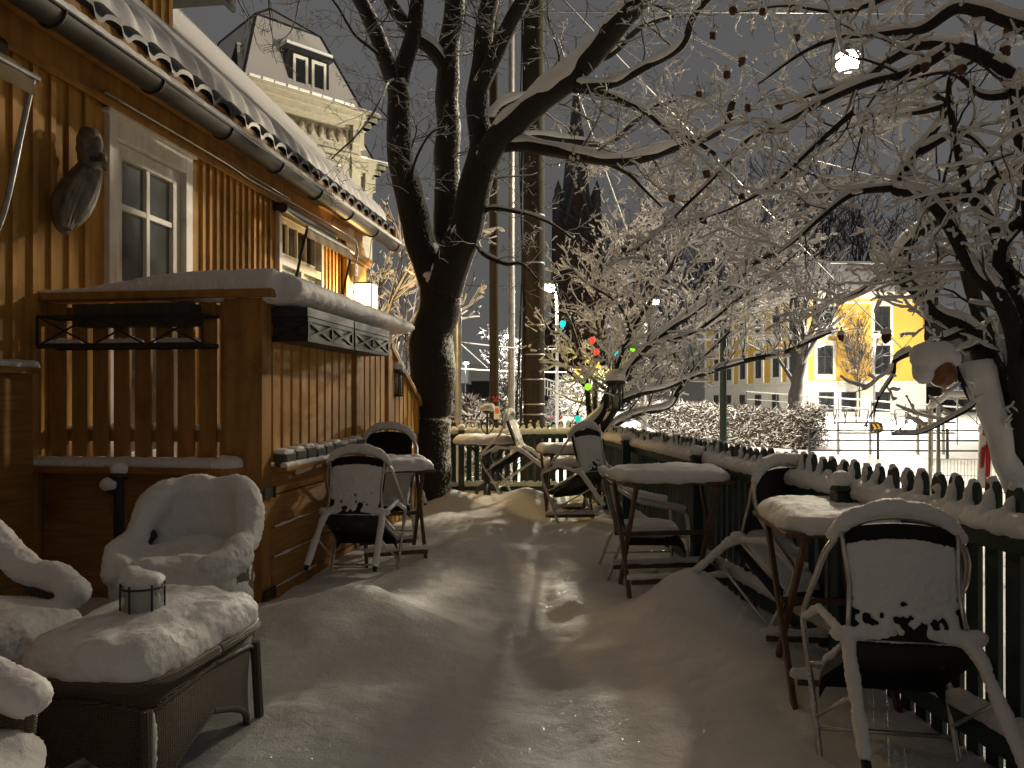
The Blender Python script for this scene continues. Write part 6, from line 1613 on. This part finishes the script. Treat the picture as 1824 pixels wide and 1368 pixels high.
# distant low houses closing the street at left
for k, (px, Y, w, h, lab) in enumerate(((760, 90., 9., 7., 'far dim house behind the big tree trunk'), (905, 150., 16., 9., 'far dim house closing the end of the street'))):
    x = (px - 912) / FPX * Y; z = gz(x, Y); A = thing('far_house', lab + ' with a snowy roof', 'house', (x, Y, z))
    c = MB(); c.bx(x - w / 2, x + w / 2, Y, Y + 8, z - 1, z + h * .6); c.build('wall', 'dark_wall', A)
    c = MB(); c.prism([V((x - w / 2 - .3, Y - .3, z + h * .6 + .01)), V((x - w / 2 - .3, Y + 8.3, z + h * .6 + .01)), V((x - w / 2 - .3, Y + 4, z + h))], V((w + .6, 0, 0))); c.build('roof', 'snow', A)
    for j in range(4): fwin(A, V((x - w / 2, Y, z)), V((1, 0, 0)), V((0, -1, 0)), w * (j + .3) / 4, w * (j + .7) / 4, 1., 2.4, 1, (), 'white')
# ------------------------------------------------------------------ night sky, camera
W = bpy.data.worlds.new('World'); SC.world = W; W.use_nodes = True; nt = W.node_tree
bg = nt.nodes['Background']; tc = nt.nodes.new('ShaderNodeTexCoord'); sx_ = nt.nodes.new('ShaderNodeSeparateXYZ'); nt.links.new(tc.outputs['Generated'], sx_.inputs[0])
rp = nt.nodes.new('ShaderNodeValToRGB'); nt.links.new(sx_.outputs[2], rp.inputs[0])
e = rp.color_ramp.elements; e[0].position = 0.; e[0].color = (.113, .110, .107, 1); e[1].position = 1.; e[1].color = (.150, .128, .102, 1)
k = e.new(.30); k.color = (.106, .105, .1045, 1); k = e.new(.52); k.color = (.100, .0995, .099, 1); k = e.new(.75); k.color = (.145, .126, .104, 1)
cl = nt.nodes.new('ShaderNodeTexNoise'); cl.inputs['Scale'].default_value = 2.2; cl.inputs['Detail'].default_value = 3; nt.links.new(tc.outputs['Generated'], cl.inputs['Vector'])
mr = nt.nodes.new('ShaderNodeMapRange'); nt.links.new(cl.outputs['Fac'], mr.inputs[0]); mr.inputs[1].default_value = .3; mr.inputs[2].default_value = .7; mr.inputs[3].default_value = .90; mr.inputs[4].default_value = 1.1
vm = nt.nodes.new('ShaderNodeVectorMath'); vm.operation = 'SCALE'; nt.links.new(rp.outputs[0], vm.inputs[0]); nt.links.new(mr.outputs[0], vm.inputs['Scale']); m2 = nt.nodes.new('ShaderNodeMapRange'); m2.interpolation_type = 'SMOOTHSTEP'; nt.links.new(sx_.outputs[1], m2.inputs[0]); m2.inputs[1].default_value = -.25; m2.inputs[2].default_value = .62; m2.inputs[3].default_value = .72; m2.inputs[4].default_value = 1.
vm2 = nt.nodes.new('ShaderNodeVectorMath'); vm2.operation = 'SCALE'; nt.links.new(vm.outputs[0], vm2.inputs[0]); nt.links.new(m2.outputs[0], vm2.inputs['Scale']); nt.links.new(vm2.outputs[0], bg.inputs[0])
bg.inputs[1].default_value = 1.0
cam = bpy.data.cameras.new('camera'); co = bpy.data.objects.new('camera', cam); COL.objects.link(co); SC.camera = co
cam.sensor_width = 36; cam.lens = 36 * FPX / 1824; cam.shift_y = 26 / 1824; cam.clip_start = .05; cam.clip_end = 2000
co.location = (0, 0, H); co.rotation_euler = (R(90), 0, 0)
SC.view_settings.view_transform = 'Standard'; SC.view_settings.look = 'None'; SC.view_settings.exposure = 0.; SC.view_settings.gamma = 1.
SC.render.film_transparent = False
SC.cycles.max_bounces = 6; SC.cycles.transparent_max_bounces = 8; SC.cycles.sample_clamp_indirect = 3.
for o in SC.objects:
    for kk in ('_loc', '_rz'):
        if kk in o: del o[kk]
